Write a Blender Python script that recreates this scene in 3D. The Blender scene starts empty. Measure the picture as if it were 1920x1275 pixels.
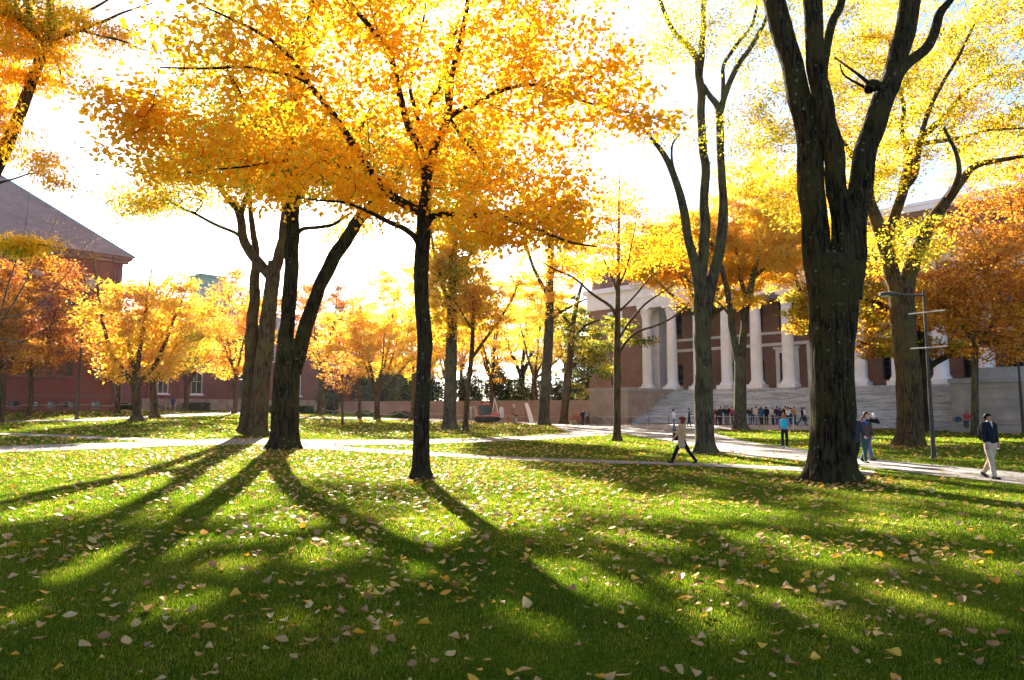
import bpy, math, random
import numpy as np
from mathutils import Vector, Matrix, noise
R = math.radians
RS = np.random.RandomState
scene = bpy.context.scene
COL = scene.collection
PI = math.pi

# ------------------------------------------------------------------ camera
F = 1280.0; CX, CY = 960.0, 637.5; HORIZON = 768.0
PITCH = math.atan((HORIZON - CY) / F)
CAMZ = 1.7
cam_d = bpy.data.cameras.new('camera'); cam = bpy.data.objects.new('camera', cam_d); COL.objects.link(cam)
cam_d.sensor_width = 36.0; cam_d.lens = 36.0 * F / 1920.0
cam_d.clip_start = 0.05; cam_d.clip_end = 3000
cam.location = (0, 0, CAMZ); cam.rotation_euler = (PI/2 + PITCH, 0, 0)
scene.camera = cam
_cp, _sp = math.cos(PITCH), math.sin(PITCH)

def ray(px, py):
    u = (px - CX) / F; v = (CY - py) / F
    return (u, _cp - v*_sp, _sp + v*_cp)
def at(px, py, Y):
    r = ray(px, py); t = Y / r[1]
    return Vector((r[0]*t, Y, CAMZ + r[2]*t))
def ss(a, b, x):
    t = np.clip((x - a) / (b - a), 0, 1)
    return t*t*(3 - 2*t)
def tz(x, y):
    z = 1.65*ss(22, 78, y)*ss(12, -45, x)
    z = z + 0.30*ss(50, 62, y)*ss(4, 20, x)*ss(110, 80, y)
    z = z + 0.025*np.sin(x*0.45+1.3)*np.sin(y*0.37) + 0.02*np.sin(x*0.21+y*0.17)
    return z - 0.02
def gp(px, py):
    """point where the view ray of a pixel meets the terrain"""
    r = ray(px, py); t = 2.0; last = t
    while t < 400:
        x, y, z = r[0]*t, r[1]*t, CAMZ + r[2]*t
        if z <= tz(x, y):
            a, b = last, t
            for _ in range(30):
                m = (a+b)/2
                if CAMZ + r[2]*m <= tz(r[0]*m, r[1]*m): b = m
                else: a = m
            return Vector((r[0]*b, r[1]*b, float(tz(r[0]*b, r[1]*b))))
        last = t; t += 0.25 + t*0.01
    return Vector((r[0]*120, r[1]*120, float(tz(r[0]*120, r[1]*120))))
def gxy(x, y): return Vector((x, y, float(tz(x, y))))
def gY(px, Y):
    x = (px - CX)/F * Y
    return gxy(x, Y)

# ------------------------------------------------------------------ objects
def tag(o, label=None, cat=None, group=None, kind=None):
    if label: o['label'] = label
    if cat: o['category'] = cat
    if group: o['group'] = group
    if kind: o['kind'] = kind
    return o
def empty(name, loc, rz=0, label=None, cat=None, group=None):
    o = bpy.data.objects.new(name, None); COL.objects.link(o)
    o.location = loc; o.rotation_euler = (0, 0, rz); o.empty_display_size = 0.3
    return tag(o, label, cat, group)
def link_mesh(name, me, mats, parent=None, smooth=False):
    o = bpy.data.objects.new(name, me); COL.objects.link(o)
    for m in (mats if isinstance(mats, (list, tuple)) else [mats]): me.materials.append(m)
    if smooth: me.polygons.foreach_set('use_smooth', np.ones(len(me.polygons), dtype=bool))
    if parent is not None: o.parent = parent
    return o
def np_mesh(name, verts, faces_flat, nper, mat_idx=None, attr=None):
    """verts (N,3); faces_flat: flat vertex index array; nper: int or array of loop totals"""
    me = bpy.data.meshes.new(name)
    verts = np.asarray(verts, dtype=np.float32); faces_flat = np.asarray(faces_flat, dtype=np.int32)
    nf = len(faces_flat)//nper if np.isscalar(nper) else len(nper)
    tot = np.full(nf, nper, dtype=np.int32) if np.isscalar(nper) else np.asarray(nper, dtype=np.int32)
    start = np.concatenate(([0], np.cumsum(tot)[:-1])).astype(np.int32)
    me.vertices.add(len(verts)); me.vertices.foreach_set('co', verts.ravel())
    me.loops.add(len(faces_flat)); me.loops.foreach_set('vertex_index', faces_flat)
    me.polygons.add(nf); me.polygons.foreach_set('loop_start', start); me.polygons.foreach_set('loop_total', tot)
    if mat_idx is not None: me.polygons.foreach_set('material_index', np.asarray(mat_idx, dtype=np.int32))
    me.update(calc_edges=True)
    if attr is not None:
        a = me.attributes.new('rnd', 'FLOAT', 'FACE'); a.data.foreach_set('value', np.asarray(attr, dtype=np.float32))
    return me

class MB:
    """collects boxes, tubes and free polygons, built as one mesh object"""
    def __init__(s): s.v = []; s.f = []; s.m = []; s.mats = []; s.cur = 0
    def mat(s, m):
        if m not in s.mats: s.mats.append(m)
        s.cur = s.mats.index(m); return s
    def poly(s, pts):
        b = len(s.v); s.v += [tuple(p) for p in pts]; s.f.append(list(range(b, b+len(pts)))); s.m.append(s.cur)
    def raw(s, verts, faces):
        b = len(s.v); s.v += [tuple(p) for p in verts]
        for f in faces: s.f.append([b+i for i in f]); s.m.append(s.cur)
    def box(s, x0, x1, y0, y1, z0, z1, M=None):
        p = [(x,y,z) for z in (z0,z1) for y in (y0,y1) for x in (x0,x1)]
        if M is not None: p = [tuple(M @ Vector(q)) for q in p]
        s.raw(p, [(0,2,3,1),(4,5,7,6),(0,1,5,4),(2,6,7,3),(0,4,6,2),(1,3,7,5)])
    def tube(s, pts, rad, n=8, cap=True):
        pts = [Vector(p) for p in pts]
        if not isinstance(rad, (list, tuple)): rad = [rad]*len(pts)
        b = len(s.v); t0 = (pts[1]-pts[0]).normalized()
        a = t0.orthogonal().normalized()
        for i, p in enumerate(pts):
            t = (pts[min(i+1, len(pts)-1)] - pts[max(i-1, 0)]).normalized()
            a = (a - t*a.dot(t)).normalized(); c = t.cross(a)
            for k in range(n):
                an = 2*PI*k/n
                s.v.append(tuple(p + (a*math.cos(an) + c*math.sin(an))*rad[i]))
        for i in range(len(pts)-1):
            for k in range(n):
                k2 = (k+1) % n
                s.f.append([b+i*n+k, b+i*n+k2, b+(i+1)*n+k2, b+(i+1)*n+k]); s.m.append(s.cur)
        if cap:
            s.f.append([b+k for k in range(n)][::-1]); s.m.append(s.cur)
            e = b+(len(pts)-1)*n
            s.f.append([e+k for k in range(n)]); s.m.append(s.cur)
    def lathe(s, prof, cx=0, cy=0, n=20):
        b = len(s.v)
        for r, z in prof:
            for k in range(n):
                a = 2*PI*k/n; s.v.append((cx+r*math.cos(a), cy+r*math.sin(a), z))
        for i in range(len(prof)-1):
            for k in range(n):
                k2 = (k+1) % n
                s.f.append([b+i*n+k, b+i*n+k2, b+(i+1)*n+k2, b+(i+1)*n+k]); s.m.append(s.cur)
        s.f.append([b+k for k in range(n)][::-1]); s.m.append(s.cur)
        e = b+(len(prof)-1)*n; s.f.append([e+k for k in range(n)]); s.m.append(s.cur)
    def ell(s, c, r, nu=12, nv=8, M=None):
        b = len(s.v); c = Vector(c)
        for j in range(nv+1):
            ph = PI*j/nv
            for i in range(nu):
                th = 2*PI*i/nu
                q = Vector((r[0]*math.sin(ph)*math.cos(th), r[1]*math.sin(ph)*math.sin(th), r[2]*math.cos(ph)))
                if M is not None: q = M @ q
                s.v.append(tuple(c+q))
        for j in range(nv):
            for i in range(nu):
                i2 = (i+1) % nu
                s.f.append([b+j*nu+i, b+(j+1)*nu+i, b+(j+1)*nu+i2, b+j*nu+i2]); s.m.append(s.cur)
    def build(s, name, m=None, parent=None, smooth=False):
        me = bpy.data.meshes.new(name); me.from_pydata(s.v, [], s.f)
        if s.mats: me.polygons.foreach_set('material_index', s.m)
        o = link_mesh(name, me, s.mats if s.mats else [m], parent, smooth)
        if smooth and hasattr(me, 'set_sharp_from_angle'): me.set_sharp_from_angle(angle=R(50))
        return o

# ------------------------------------------------------------------ materials
def new_mat(name):
    m = bpy.data.materials.new(name); m.use_nodes = True; nt = m.node_tree; nt.nodes.clear()
    out = nt.nodes.new('ShaderNodeOutputMaterial'); return m, nt, out
class NT:
    def __init__(s, nt): s.nt = nt
    def n(s, typ, **kw):
        nd = s.nt.nodes.new(typ)
        for k, v in kw.items():
            if k in nd.inputs: nd.inputs[k].default_value = v
            else: setattr(nd, k, v)
        return nd
    def l(s, a, b): s.nt.links.new(a, b)
def ramp(N, stops, interp='LINEAR'):
    r = N.n('ShaderNodeValToRGB'); cr = r.color_ramp; cr.interpolation = interp
    while len(cr.elements) < len(stops): cr.elements.new(0.5)
    for e, (p, c) in zip(cr.elements, stops): e.position = p; e.color = (*c, 1)
    return r
def coords(N, scale=(1,1,1), kind='Object'):
    tc = N.n('ShaderNodeTexCoord'); mp = N.n('ShaderNodeMapping'); mp.inputs['Scale'].default_value = scale
    N.l(tc.outputs[kind], mp.inputs['Vector']); return mp.outputs['Vector']
def mat_noise(name, c1, c2, scale=5, rough=0.8, bump=0.0, bscale=None, stretch=(1,1,1), metal=0.0, detail=6, c3=None):
    m, nt, out = new_mat(name); N = NT(nt)
    b = N.n('ShaderNodeBsdfPrincipled'); b.inputs['Roughness'].default_value = rough; b.inputs['Metallic'].default_value = metal
    v = coords(N, stretch)
    nz = N.n('ShaderNodeTexNoise', Scale=scale, Detail=detail, Roughness=0.6); N.l(v, nz.inputs['Vector'])
    st = [(0.3, c1), (0.7, c2)] if c3 is None else [(0.25, c1), (0.5, c2), (0.75, c3)]
    r = ramp(N, st); N.l(nz.outputs['Fac'], r.inputs['Fac']); N.l(r.outputs['Color'], b.inputs['Base Color'])
    if bump:
        n2 = N.n('ShaderNodeTexNoise', Scale=bscale or scale*4, Detail=5); N.l(v, n2.inputs['Vector'])
        bp = N.n('ShaderNodeBump', Strength=bump, Distance=0.05); N.l(n2.outputs['Fac'], bp.inputs['Height']); N.l(bp.outputs['Normal'], b.inputs['Normal'])
    N.l(b.outputs['BSDF'], out.inputs['Surface']); return m
def mat_leaf(name, stops, trans=0.55, gloss=0.015):
    """thin leaf: diffuse + translucent, hue varied leaf by leaf through the 'rnd' face attribute"""
    m, nt, out = new_mat(name); N = NT(nt)
    at_ = N.n('ShaderNodeAttribute'); at_.attribute_name = 'rnd'
    r = ramp(N, stops); N.l(at_.outputs['Fac'], r.inputs['Fac'])
    d = N.n('ShaderNodeBsdfDiffuse'); t = N.n('ShaderNodeBsdfTranslucent'); g = N.n('ShaderNodeBsdfGlossy', Roughness=0.45)
    g.inputs['Color'].default_value = (1,1,1,1)
    N.l(r.outputs['Color'], d.inputs['Color']); N.l(r.outputs['Color'], t.inputs['Color'])
    mx = N.n('ShaderNodeMixShader'); mx.inputs[0].default_value = trans; N.l(d.outputs[0], mx.inputs[1]); N.l(t.outputs[0], mx.inputs[2])
    m2 = N.n('ShaderNodeMixShader'); m2.inputs[0].default_value = gloss; N.l(mx.outputs[0], m2.inputs[1]); N.l(g.outputs[0], m2.inputs[2])
    N.l(m2.outputs[0], out.inputs['Surface']); return m
def mat_bark(name, c1, c2, lichen=0.0, scale=1.0):
    m, nt, out = new_mat(name); N = NT(nt)
    b = N.n('ShaderNodeBsdfPrincipled', Roughness=1.0); b.inputs['Specular IOR Level'].default_value = 0.06
    v = coords(N, (9*scale, 9*scale, 1.3*scale)); v2 = coords(N, (1,1,1))
    nz = N.n('ShaderNodeTexNoise', Scale=1.6, Detail=8, Roughness=0.7, Distortion=0.6); N.l(v, nz.inputs['Vector'])
    r = ramp(N, [(0.42, c1), (0.60, c2)]); N.l(nz.outputs['Fac'], r.inputs['Fac'])
    # mossy green tint in broad patches
    n3 = N.n('ShaderNodeTexNoise', Scale=1.1, Detail=3); N.l(v2, n3.inputs['Vector'])
    r3 = ramp(N, [(0.45, (0,0,0)), (0.7, (1,1,1))]); N.l(n3.outputs['Fac'], r3.inputs['Fac'])
    mg = N.n('ShaderNodeMix', data_type='RGBA'); N.l(r.outputs['Color'], mg.inputs[6])
    mg.inputs[7].default_value = (c2[0]*0.85, c2[1]*0.98, c2[2]*0.6, 1)
    N.l(r3.outputs['Color'], mg.inputs[0]); col = mg.outputs[2]
    if lichen > 0:
        vo = N.n('ShaderNodeTexVoronoi', Scale=6.0); N.l(v2, vo.inputs['Vector'])
        n5 = N.n('ShaderNodeTexNoise', Scale=30.0); N.l(v2, n5.inputs['Vector'])
        ad = N.n('ShaderNodeMath', operation='MULTIPLY_ADD'); ad.inputs[1].default_value = 0.25; N.l(n5.outputs['Fac'], ad.inputs[0]); N.l(vo.outputs['Distance'], ad.inputs[2])
        sc_ = N.n('ShaderNodeSeparateColor'); N.l(vo.outputs['Color'], sc_.inputs[0]); a2 = N.n('ShaderNodeMath', operation='MULTIPLY_ADD'); a2.inputs[1].default_value = 0.20; N.l(sc_.outputs[0], a2.inputs[0]); N.l(ad.outputs[0], a2.inputs[2])
        rl = ramp(N, [(0.36, (0.9,0.9,0.9)), (0.42, (0,0,0))]); N.l(a2.outputs[0], rl.inputs['Fac'])
        n4 = N.n('ShaderNodeTexNoise', Scale=1.5, Detail=2); N.l(v2, n4.inputs['Vector'])
        r4 = ramp(N, [(0.5-lichen*0.1, (0,0,0)), (0.6, (1,1,1))]); N.l(n4.outputs['Fac'], r4.inputs['Fac'])
        mm = N.n('ShaderNodeMath', operation='MULTIPLY'); N.l(rl.outputs['Color'], mm.inputs[0]); N.l(r4.outputs['Color'], mm.inputs[1])
        ml = N.n('ShaderNodeMix', data_type='RGBA'); N.l(mm.outputs[0], ml.inputs[0]); N.l(col, ml.inputs[6]); ml.inputs[7].default_value = (0.10,0.11,0.08,1)
        col = ml.outputs[2]
    N.l(col, b.inputs['Base Color'])
    bp = N.n('ShaderNodeBump', Strength=0.9, Distance=0.03); N.l(nz.outputs['Fac'], bp.inputs['Height']); N.l(bp.outputs['Normal'], b.inputs['Normal'])
    N.l(b.outputs['BSDF'], out.inputs['Surface']); return m
def mat_brick(name, c1, c2, mortar, bw=0.22, bh=0.075, stain=0.25):
    m, nt, out = new_mat(name); N = NT(nt)
    b = N.n('ShaderNodeBsdfPrincipled', Roughness=0.95); b.inputs['Specular IOR Level'].default_value = 0.1
    tc = N.n('ShaderNodeTexCoord'); sp = N.n('ShaderNodeSeparateXYZ'); N.l(tc.outputs['Object'], sp.inputs[0])
    ad = N.n('ShaderNodeMath', operation='ADD'); N.l(sp.outputs['X'], ad.inputs[0]); N.l(sp.outputs['Y'], ad.inputs[1])
    cb = N.n('ShaderNodeCombineXYZ'); N.l(ad.outputs[0], cb.inputs['X']); N.l(sp.outputs['Z'], cb.inputs['Y'])
    br = N.n('ShaderNodeTexBrick'); N.l(cb.outputs[0], br.inputs['Vector'])
    br.inputs['Scale'].default_value = 1.0; br.inputs['Brick Width'].default_value = bw; br.inputs['Row Height'].default_value = bh
    br.inputs['Mortar Size'].default_value = 0.008; br.inputs['Color1'].default_value = (*c1,1); br.inputs['Color2'].default_value = (*c2,1); br.inputs['Mortar'].default_value = (*mortar,1)
    nz = N.n('ShaderNodeTexNoise', Scale=0.6, Detail=6); N.l(tc.outputs['Object'], nz.inputs['Vector'])
    r = ramp(N, [(0.3, (1-stain,)*3), (0.7, (1,1,1))]); N.l(nz.outputs['Fac'], r.inputs['Fac'])
    mx = N.n('ShaderNodeMix', data_type='RGBA', blend_type='MULTIPLY'); mx.inputs[0].default_value = 1; N.l(br.outputs['Color'], mx.inputs[6]); N.l(r.outputs['Color'], mx.inputs[7])
    N.l(mx.outputs[2], b.inputs['Base Color']); N.l(b.outputs['BSDF'], out.inputs['Surface']); return m
def flat(name, c, rough=0.6, metal=0.0, var=0.15):
    return mat_noise(name, tuple(x*(1-var) for x in c), tuple(min(1, x*(1+var)) for x in c), scale=12, rough=rough, metal=metal)

M = {}
M['bark_dark'] = mat_bark('bark_dark', (0.004,0.0028,0.0016), (0.048,0.034,0.017), lichen=1.0)
M['bark_linden'] = mat_bark('bark_linden', (0.008,0.0055,0.004), (0.045,0.032,0.020), lichen=0.5, scale=1.4)
M['bark_brown'] = mat_bark('bark_brown', (0.018,0.011,0.006), (0.11,0.068,0.034), lichen=0.0)
M['bark_grey'] = mat_bark('bark_grey', (0.02,0.015,0.01), (0.10,0.08,0.052), lichen=0.4)
M['leaf_gold'] = mat_leaf('leaf_gold', [(0, (0.86,0.37,0.010)), (0.35, (0.93,0.49,0.014)), (0.7, (0.94,0.56,0.025)), (0.93, (0.94,0.66,0.045)), (1.0, (0.62,0.50,0.04))], trans=0.72)
M['leaf_orange'] = mat_leaf('leaf_orange', [(0, (0.50,0.14,0.015)), (0.4, (0.72,0.28,0.03)), (0.8, (0.80,0.40,0.05)), (1, (0.80,0.55,0.10))], trans=0.5)
M['leaf_red'] = mat_leaf('leaf_red', [(0, (0.20,0.03,0.015)), (0.45, (0.46,0.13,0.025)), (0.8, (0.60,0.23,0.035)), (1, (0.68,0.38,0.05))], trans=0.45)
M['leaf_yellow'] = mat_leaf('leaf_yellow', [(0, (0.55,0.42,0.02)), (0.3, (0.84,0.54,0.03)), (0.7, (0.88,0.60,0.06)), (1, (0.86,0.44,0.03))], trans=0.68)
M['leaf_yg'] = mat_leaf('leaf_yg', [(0, (0.14,0.21,0.015)), (0.3, (0.36,0.38,0.02)), (0.65, (0.70,0.54,0.03)), (1, (0.84,0.56,0.03))], trans=0.6)
M['leaf_green'] = mat_leaf('leaf_green', [(0, (0.03,0.07,0.012)), (0.5, (0.08,0.15,0.02)), (0.8, (0.25,0.27,0.03)), (1, (0.75,0.52,0.04))], trans=0.5)
M['leaf_rust'] = mat_leaf('leaf_rust', [(0, (0.22,0.07,0.012)), (0.4, (0.50,0.20,0.015)), (0.75, (0.75,0.35,0.02)), (1, (0.85,0.48,0.03))], trans=0.5)
M['leaf_hedge'] = mat_leaf('leaf_hedge', [(0, (0.012,0.03,0.01)), (0.6, (0.03,0.06,0.015)), (1, (0.07,0.10,0.02))], trans=0.25)
M['leaf_shrub'] = mat_leaf('leaf_shrub', [(0, (0.03,0.055,0.02)), (0.5, (0.08,0.11,0.03)), (1, (0.22,0.20,0.06))], trans=0.5)
M['leaf_pink'] = mat_leaf('leaf_pink', [(0, (0.25,0.04,0.04)), (0.6, (0.5,0.12,0.10)), (1, (0.65,0.3,0.2))], trans=0.5)
M['leaf_pale'] = mat_leaf('leaf_pale', [(0, (0.22,0.17,0.10)), (0.6, (0.36,0.30,0.18)), (1, (0.5,0.45,0.30))], trans=0.5)
M['fallen'] = mat_leaf('fallen', [(0, (0.26,0.12,0.035)), (0.35, (0.46,0.27,0.09)), (0.65, (0.60,0.40,0.165)), (0.85, (0.66,0.40,0.035)), (1, (0.66,0.27,0.015))], trans=0.3, gloss=0.03)
M['grass'] = mat_leaf('grass_blade', [(0, (0.030,0.070,0.002)), (0.5, (0.105,0.185,0.004)), (0.80, (0.24,0.26,0.010)), (0.93, (0.30,0.26,0.03)), (1, (0.42,0.34,0.08))], trans=0.68, gloss=0.012)
M['brick_lib'] = mat_brick('brick_lib', (0.25,0.115,0.095), (0.18,0.08,0.07), (0.32,0.27,0.23))
M['brick_red'] = mat_brick('brick_red', (0.26,0.055,0.035), (0.19,0.038,0.028), (0.19,0.10,0.075))
M['brick_plum'] = mat_brick('brick_plum', (0.25,0.07,0.06), (0.19,0.05,0.048), (0.22,0.14,0.12))
M['brick_tan'] = mat_brick('brick_tan', (0.38,0.24,0.17), (0.32,0.19,0.14), (0.42,0.34,0.27))
M['limestone'] = mat_noise('limestone', (0.66,0.69,0.73), (0.80,0.83,0.87), scale=1.2, rough=0.85, bump=0.15)
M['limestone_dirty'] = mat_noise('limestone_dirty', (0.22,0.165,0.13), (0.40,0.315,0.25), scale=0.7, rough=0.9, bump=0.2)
M['granite'] = mat_noise('granite', (0.25,0.26,0.27), (0.42,0.42,0.42), scale=2.2, rough=0.85, bump=0.1)
M['slate'] = mat_brick('slate', (0.37,0.215,0.175), (0.45,0.26,0.21), (0.21,0.13,0.11), bw=0.5, bh=0.28)
M['copper'] = mat_noise('copper', (0.13,0.27,0.25), (0.22,0.40,0.36), scale=1.5, rough=0.7)
M['dark'] = flat('dark_metal', (0.03,0.03,0.03), 0.5)
M['grey_metal'] = flat('grey_metal', (0.055,0.044,0.036), 0.95, 0.0)
M['pale_metal'] = flat('pale_metal', (0.55,0.53,0.50), 0.45, 0.2)
M['white'] = flat('white_paint', (0.75,0.75,0.73), 0.5, var=0.05)
M['red_paint'] = flat('red_paint', (0.55,0.06,0.03), 0.35)
M['rubber'] = flat('rubber', (0.02,0.02,0.02), 0.8)
M['rope'] = flat('rope', (0.55,0.50,0.40), 0.9)
def glass_mat():
    m, nt, out = new_mat('window_glass'); N = NT(nt)
    b = N.n('ShaderNodeBsdfPrincipled', Roughness=0.06); b.inputs['Base Color'].default_value = (0.012,0.014,0.016,1)
    v = coords(N); nz = N.n('ShaderNodeTexNoise', Scale=0.8, Detail=2); N.l(v, nz.inputs['Vector'])
    bp = N.n('ShaderNodeBump', Strength=0.08, Distance=0.05); N.l(nz.outputs['Fac'], bp.inputs['Height']); N.l(bp.outputs['Normal'], b.inputs['Normal'])
    N.l(b.outputs['BSDF'], out.inputs['Surface']); return m
M['glass'] = glass_mat()
def steps_mat():
    m, nt, out = new_mat('granite_steps'); N = NT(nt); b = N.n('ShaderNodeBsdfPrincipled', Roughness=0.85); v = coords(N)
    n1 = N.n('ShaderNodeTexNoise', Scale=0.9, Detail=7, Roughness=0.7); N.l(coords(N, (3.0,3.0,12)), n1.inputs['Vector'])
    vo = N.n('ShaderNodeTexVoronoi', Scale=1.0); N.l(coords(N, (0.7,3.4,7.3)), vo.inputs['Vector'])
    r = ramp(N, [(0.3, (0.22,0.245,0.27)), (0.7, (0.56,0.60,0.64))]); 
    ad = N.n('ShaderNodeMath', operation='MULTIPLY_ADD'); ad.inputs[1].default_value = 0.35; sp = N.n('ShaderNodeSeparateColor'); N.l(vo.outputs['Color'], sp.inputs[0]); N.l(sp.outputs[0], ad.inputs[0])
    sb = N.n('ShaderNodeMath', operation='SUBTRACT'); N.l(n1.outputs['Fac'], ad.inputs[2]); sb.inputs[1].default_value = 0.17; N.l(ad.outputs[0], sb.inputs[0])
    N.l(sb.outputs[0], r.inputs['Fac']); N.l(r.outputs['Color'], b.inputs['Base Color']); N.l(b.outputs['BSDF'], out.inputs['Surface']); return m
M['steps'] = steps_mat()
M['dark_door'] = flat('dark_door', (0.035,0.028,0.022), 0.5)
# ------------------------------------------------------------------ light and sky
SUN_PX = (650, 172)
sd = Vector(ray(*SUN_PX)).normalized()
EL = math.asin(sd.z); AZ = math.atan2(sd.x, sd.y)      # azimuth measured from +Y towards +X
world = bpy.data.worlds.new('World'); scene.world = world; world.use_nodes = True
wn = world.node_tree; wn.nodes.clear()
wo = wn.nodes.new('ShaderNodeOutputWorld'); bg = wn.nodes.new('ShaderNodeBackground'); sk = wn.nodes.new('ShaderNodeTexSky')
sk.sky_type = 'NISHITA'; sk.sun_disc = False; sk.sun_elevation = EL; sk.sun_rotation = AZ
sk.air_density = 0.55; sk.dust_density = 0.65; sk.ozone_density = 1.0
bg.inputs['Strength'].default_value = 0.055
wn.links.new(sk.outputs[0], bg.inputs[0]); wn.links.new(bg.outputs[0], wo.inputs[0])
sl = bpy.data.lights.new('sun', 'SUN'); so = bpy.data.objects.new('sun', sl); COL.objects.link(so)
sl.energy = 5.0; sl.angle = R(0.53); sl.color = (1.0, 0.93, 0.80)
so.rotation_euler = sd.to_track_quat('Z', 'Y').to_euler()
scene.view_settings.view_transform = 'Standard'; scene.view_settings.look = 'None'
scene.view_settings.exposure = 3.0; scene.view_settings.gamma = 1.0

scene.render.engine = 'CYCLES'
cy = scene.cycles
cy.max_bounces = 7; cy.diffuse_bounces = 3; cy.glossy_bounces = 2; cy.transmission_bounces = 6; cy.transparent_max_bounces = 4
cy.sample_clamp_indirect = 4.0; cy.caustics_reflective = False; cy.caustics_refractive = False
cy.use_denoising = True
try: cy.denoiser = 'OPENIMAGEDENOISE'
except Exception: pass

# ------------------------------------------------------------------ paths (world polygons from picture edges)
def dens(poly, n=14):
    out = []
    for a, b in zip(poly[:-1], poly[1:]):
        for i in range(n): out.append(a.lerp(b, i/n))
    out.append(poly[-1]); return out
def path_strip(name, far, near, m, dz=0.012, cross=5, clamp=None):
    """far / near: the same number of pixel points along the two edges of the path"""
    A = [gp(*p) for p in far]; B = [gp(*p) for p in near]
    A = dens(A, 10); B = dens(B, 10)
    rng = RS(len(name))
    V = []; n = len(A)
    for i in range(n):
        wob = (noise.noise(Vector((i*0.35, 0.3, 1.7)))*0.12, noise.noise(Vector((i*0.35, 5.3, 2.7)))*0.12)
        for k in range(cross+1):
            t = k/cross
            t2 = t + (wob[0]*(1-t)*(k == 0) + wob[1]*t*(k == cross))*0.6
            p = A[i].lerp(B[i], t2); V.append((p.x, p.y, float(tz(p.x, p.y)) + dz))
    Fc = []
    for i in range(n-1):
        for k in range(cross):
            a = i*(cross+1)+k; Fc += [a, a+1, a+cross+2, a+cross+1]
    me = np_mesh(name, V, Fc, 4)
    o = link_mesh(name, me, m, None, True); tag(o, kind='structure')
    poly = [(p.x, p.y) for p in A] + [(p.x, p.y) for p in B][::-1]
    PATHS.append(np.array(poly)); return o
PATHS = []
def ground_material():
    m, nt, out = new_mat('lawn_soil'); N = NT(nt)
    b = N.n('ShaderNodeBsdfPrincipled', Roughness=1.0); b.inputs['Specular IOR Level'].default_value = 0.0
    v = coords(N)
    n1 = N.n('ShaderNodeTexNoise', Scale=0.35, Detail=5, Roughness=0.6); N.l(v, n1.inputs['Vector'])
    n2 = N.n('ShaderNodeTexNoise', Scale=28.0, Detail=6, Roughness=0.7); N.l(v, n2.inputs['Vector'])
    r1 = ramp(N, [(0.35, (0.045,0.075,0.006)), (0.6, (0.09,0.12,0.010)), (0.75, (0.15,0.14,0.022))]); N.l(n1.outputs['Fac'], r1.inputs['Fac'])
    r2 = ramp(N, [(0.35, (0.55,0.55,0.5)), (0.65, (1.35,1.35,1.2))]); N.l(n2.outputs['Fac'], r2.inputs['Fac'])
    mx = N.n('ShaderNodeMix', data_type='RGBA', blend_type='MULTIPLY'); mx.inputs[0].default_value = 1; N.l(r1.outputs['Color'], mx.inputs[6]); N.l(r2.outputs['Color'], mx.inputs[7])
    N.l(mx.outputs[2], b.inputs['Base Color'])
    bp = N.n('ShaderNodeBump', Strength=1.0, Distance=0.04); N.l(n2.outputs['Fac'], bp.inputs['Height']); N.l(bp.outputs['Normal'], b.inputs['Normal'])
    N.l(b.outputs['BSDF'], out.inputs['Surface']); return m
def lawn():
    xs = np.concatenate([np.arange(-400, -80, 16), np.arange(-80, 80, 0.8), np.arange(80, 401, 16)])
    ys = np.concatenate([np.arange(-60, -4, 4), np.arange(-4, 120, 0.8), np.arange(120, 900, 30)])
    X, Y = np.meshgrid(xs, ys); Z = tz(X, Y)
    V = np.stack([X, Y, Z], -1).reshape(-1, 3); nx, ny = len(xs), len(ys)
    i = np.arange(ny-1)[:, None]*nx + np.arange(nx-1)[None, :]
    Fc = np.stack([i, i+1, i+nx+1, i+nx], -1).reshape(-1)
    o = link_mesh('lawn', np_mesh('lawn', V, Fc, 4), ground_material(), None, True)
    tag(o, kind='structure'); return o
lawn()
M['path'] = mat_noise('path_gravel', (0.15,0.125,0.105), (0.25,0.21,0.175), scale=1.5, rough=0.95, bump=0.4, bscale=60)
M['paving'] = mat_noise('paving', (0.22,0.20,0.18), (0.32,0.29,0.26), scale=1.2, rough=0.9, bump=0.2, bscale=30)
# main path crossing from the left and splitting
path_strip('path', [(-160,838),(0,837),(200,831),(330,826),(480,822),(560,825),(700,825),(900,822),(1010,817),(1100,809),(1150,806)],
                   [(-160,849),(0,848),(200,842),(330,836),(480,833),(560,837),(700,834),(900,829),(1010,825),(1100,818),(1150,815)], M['path'])
path_strip('path', [(560,832),(700,842),(850,851),(1000,859),(1150,864),(1255,867),(1370,871),(1500,877),(1640,884)],
                   [(560,841),(700,849),(850,857),(1000,865),(1150,870),(1255,872.5),(1370,877),(1500,884),(1640,892)], M['path'], 0.018)
path_strip('path', [(-160,812),(0,812),(130,816),(250,821),(340,825)], [(-160,815),(0,816),(130,820),(250,826),(340,832)], M['path'], 0.018)
# path coming down from the library plaza towards the right
path_strip('path', [(1040,800),(1180,800),(1290,804),(1340,812),(1400,829),(1500,843),(1640,862),(1760,874),(1920,888),(2150,908)],
                   [(1060,809),(1180,815),(1250,828),(1330,845),(1400,856),(1500,864),(1640,879),(1760,893),(1920,911),(2150,940)], M['path'], 0.024)
path_strip('pavement', [(1040,795),(1180,795),(1300,797),(1450,797.5),(1560,798),(1700,799),(1850,799.5),(2000,801)],
                   [(1040,800.5),(1180,801),(1300,805),(1450,807),(1560,806),(1700,804),(1850,803),(2000,806)], M['paving'], 0.03)
path_strip('path', [(560,782.5),(640,783),(760,785),(860,787),(960,789),(1050,793)], [(560,784.5),(640,785.5),(760,788),(860,790),(960,793),(1050,799)], M['path'], 0.02)
path_strip('path', [(120,786),(260,781.5),(335,776),(400,774),(470,774.5)], [(120,789),(260,785),(380,780),(430,777),(480,777)], M['path'], 0.02)
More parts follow.
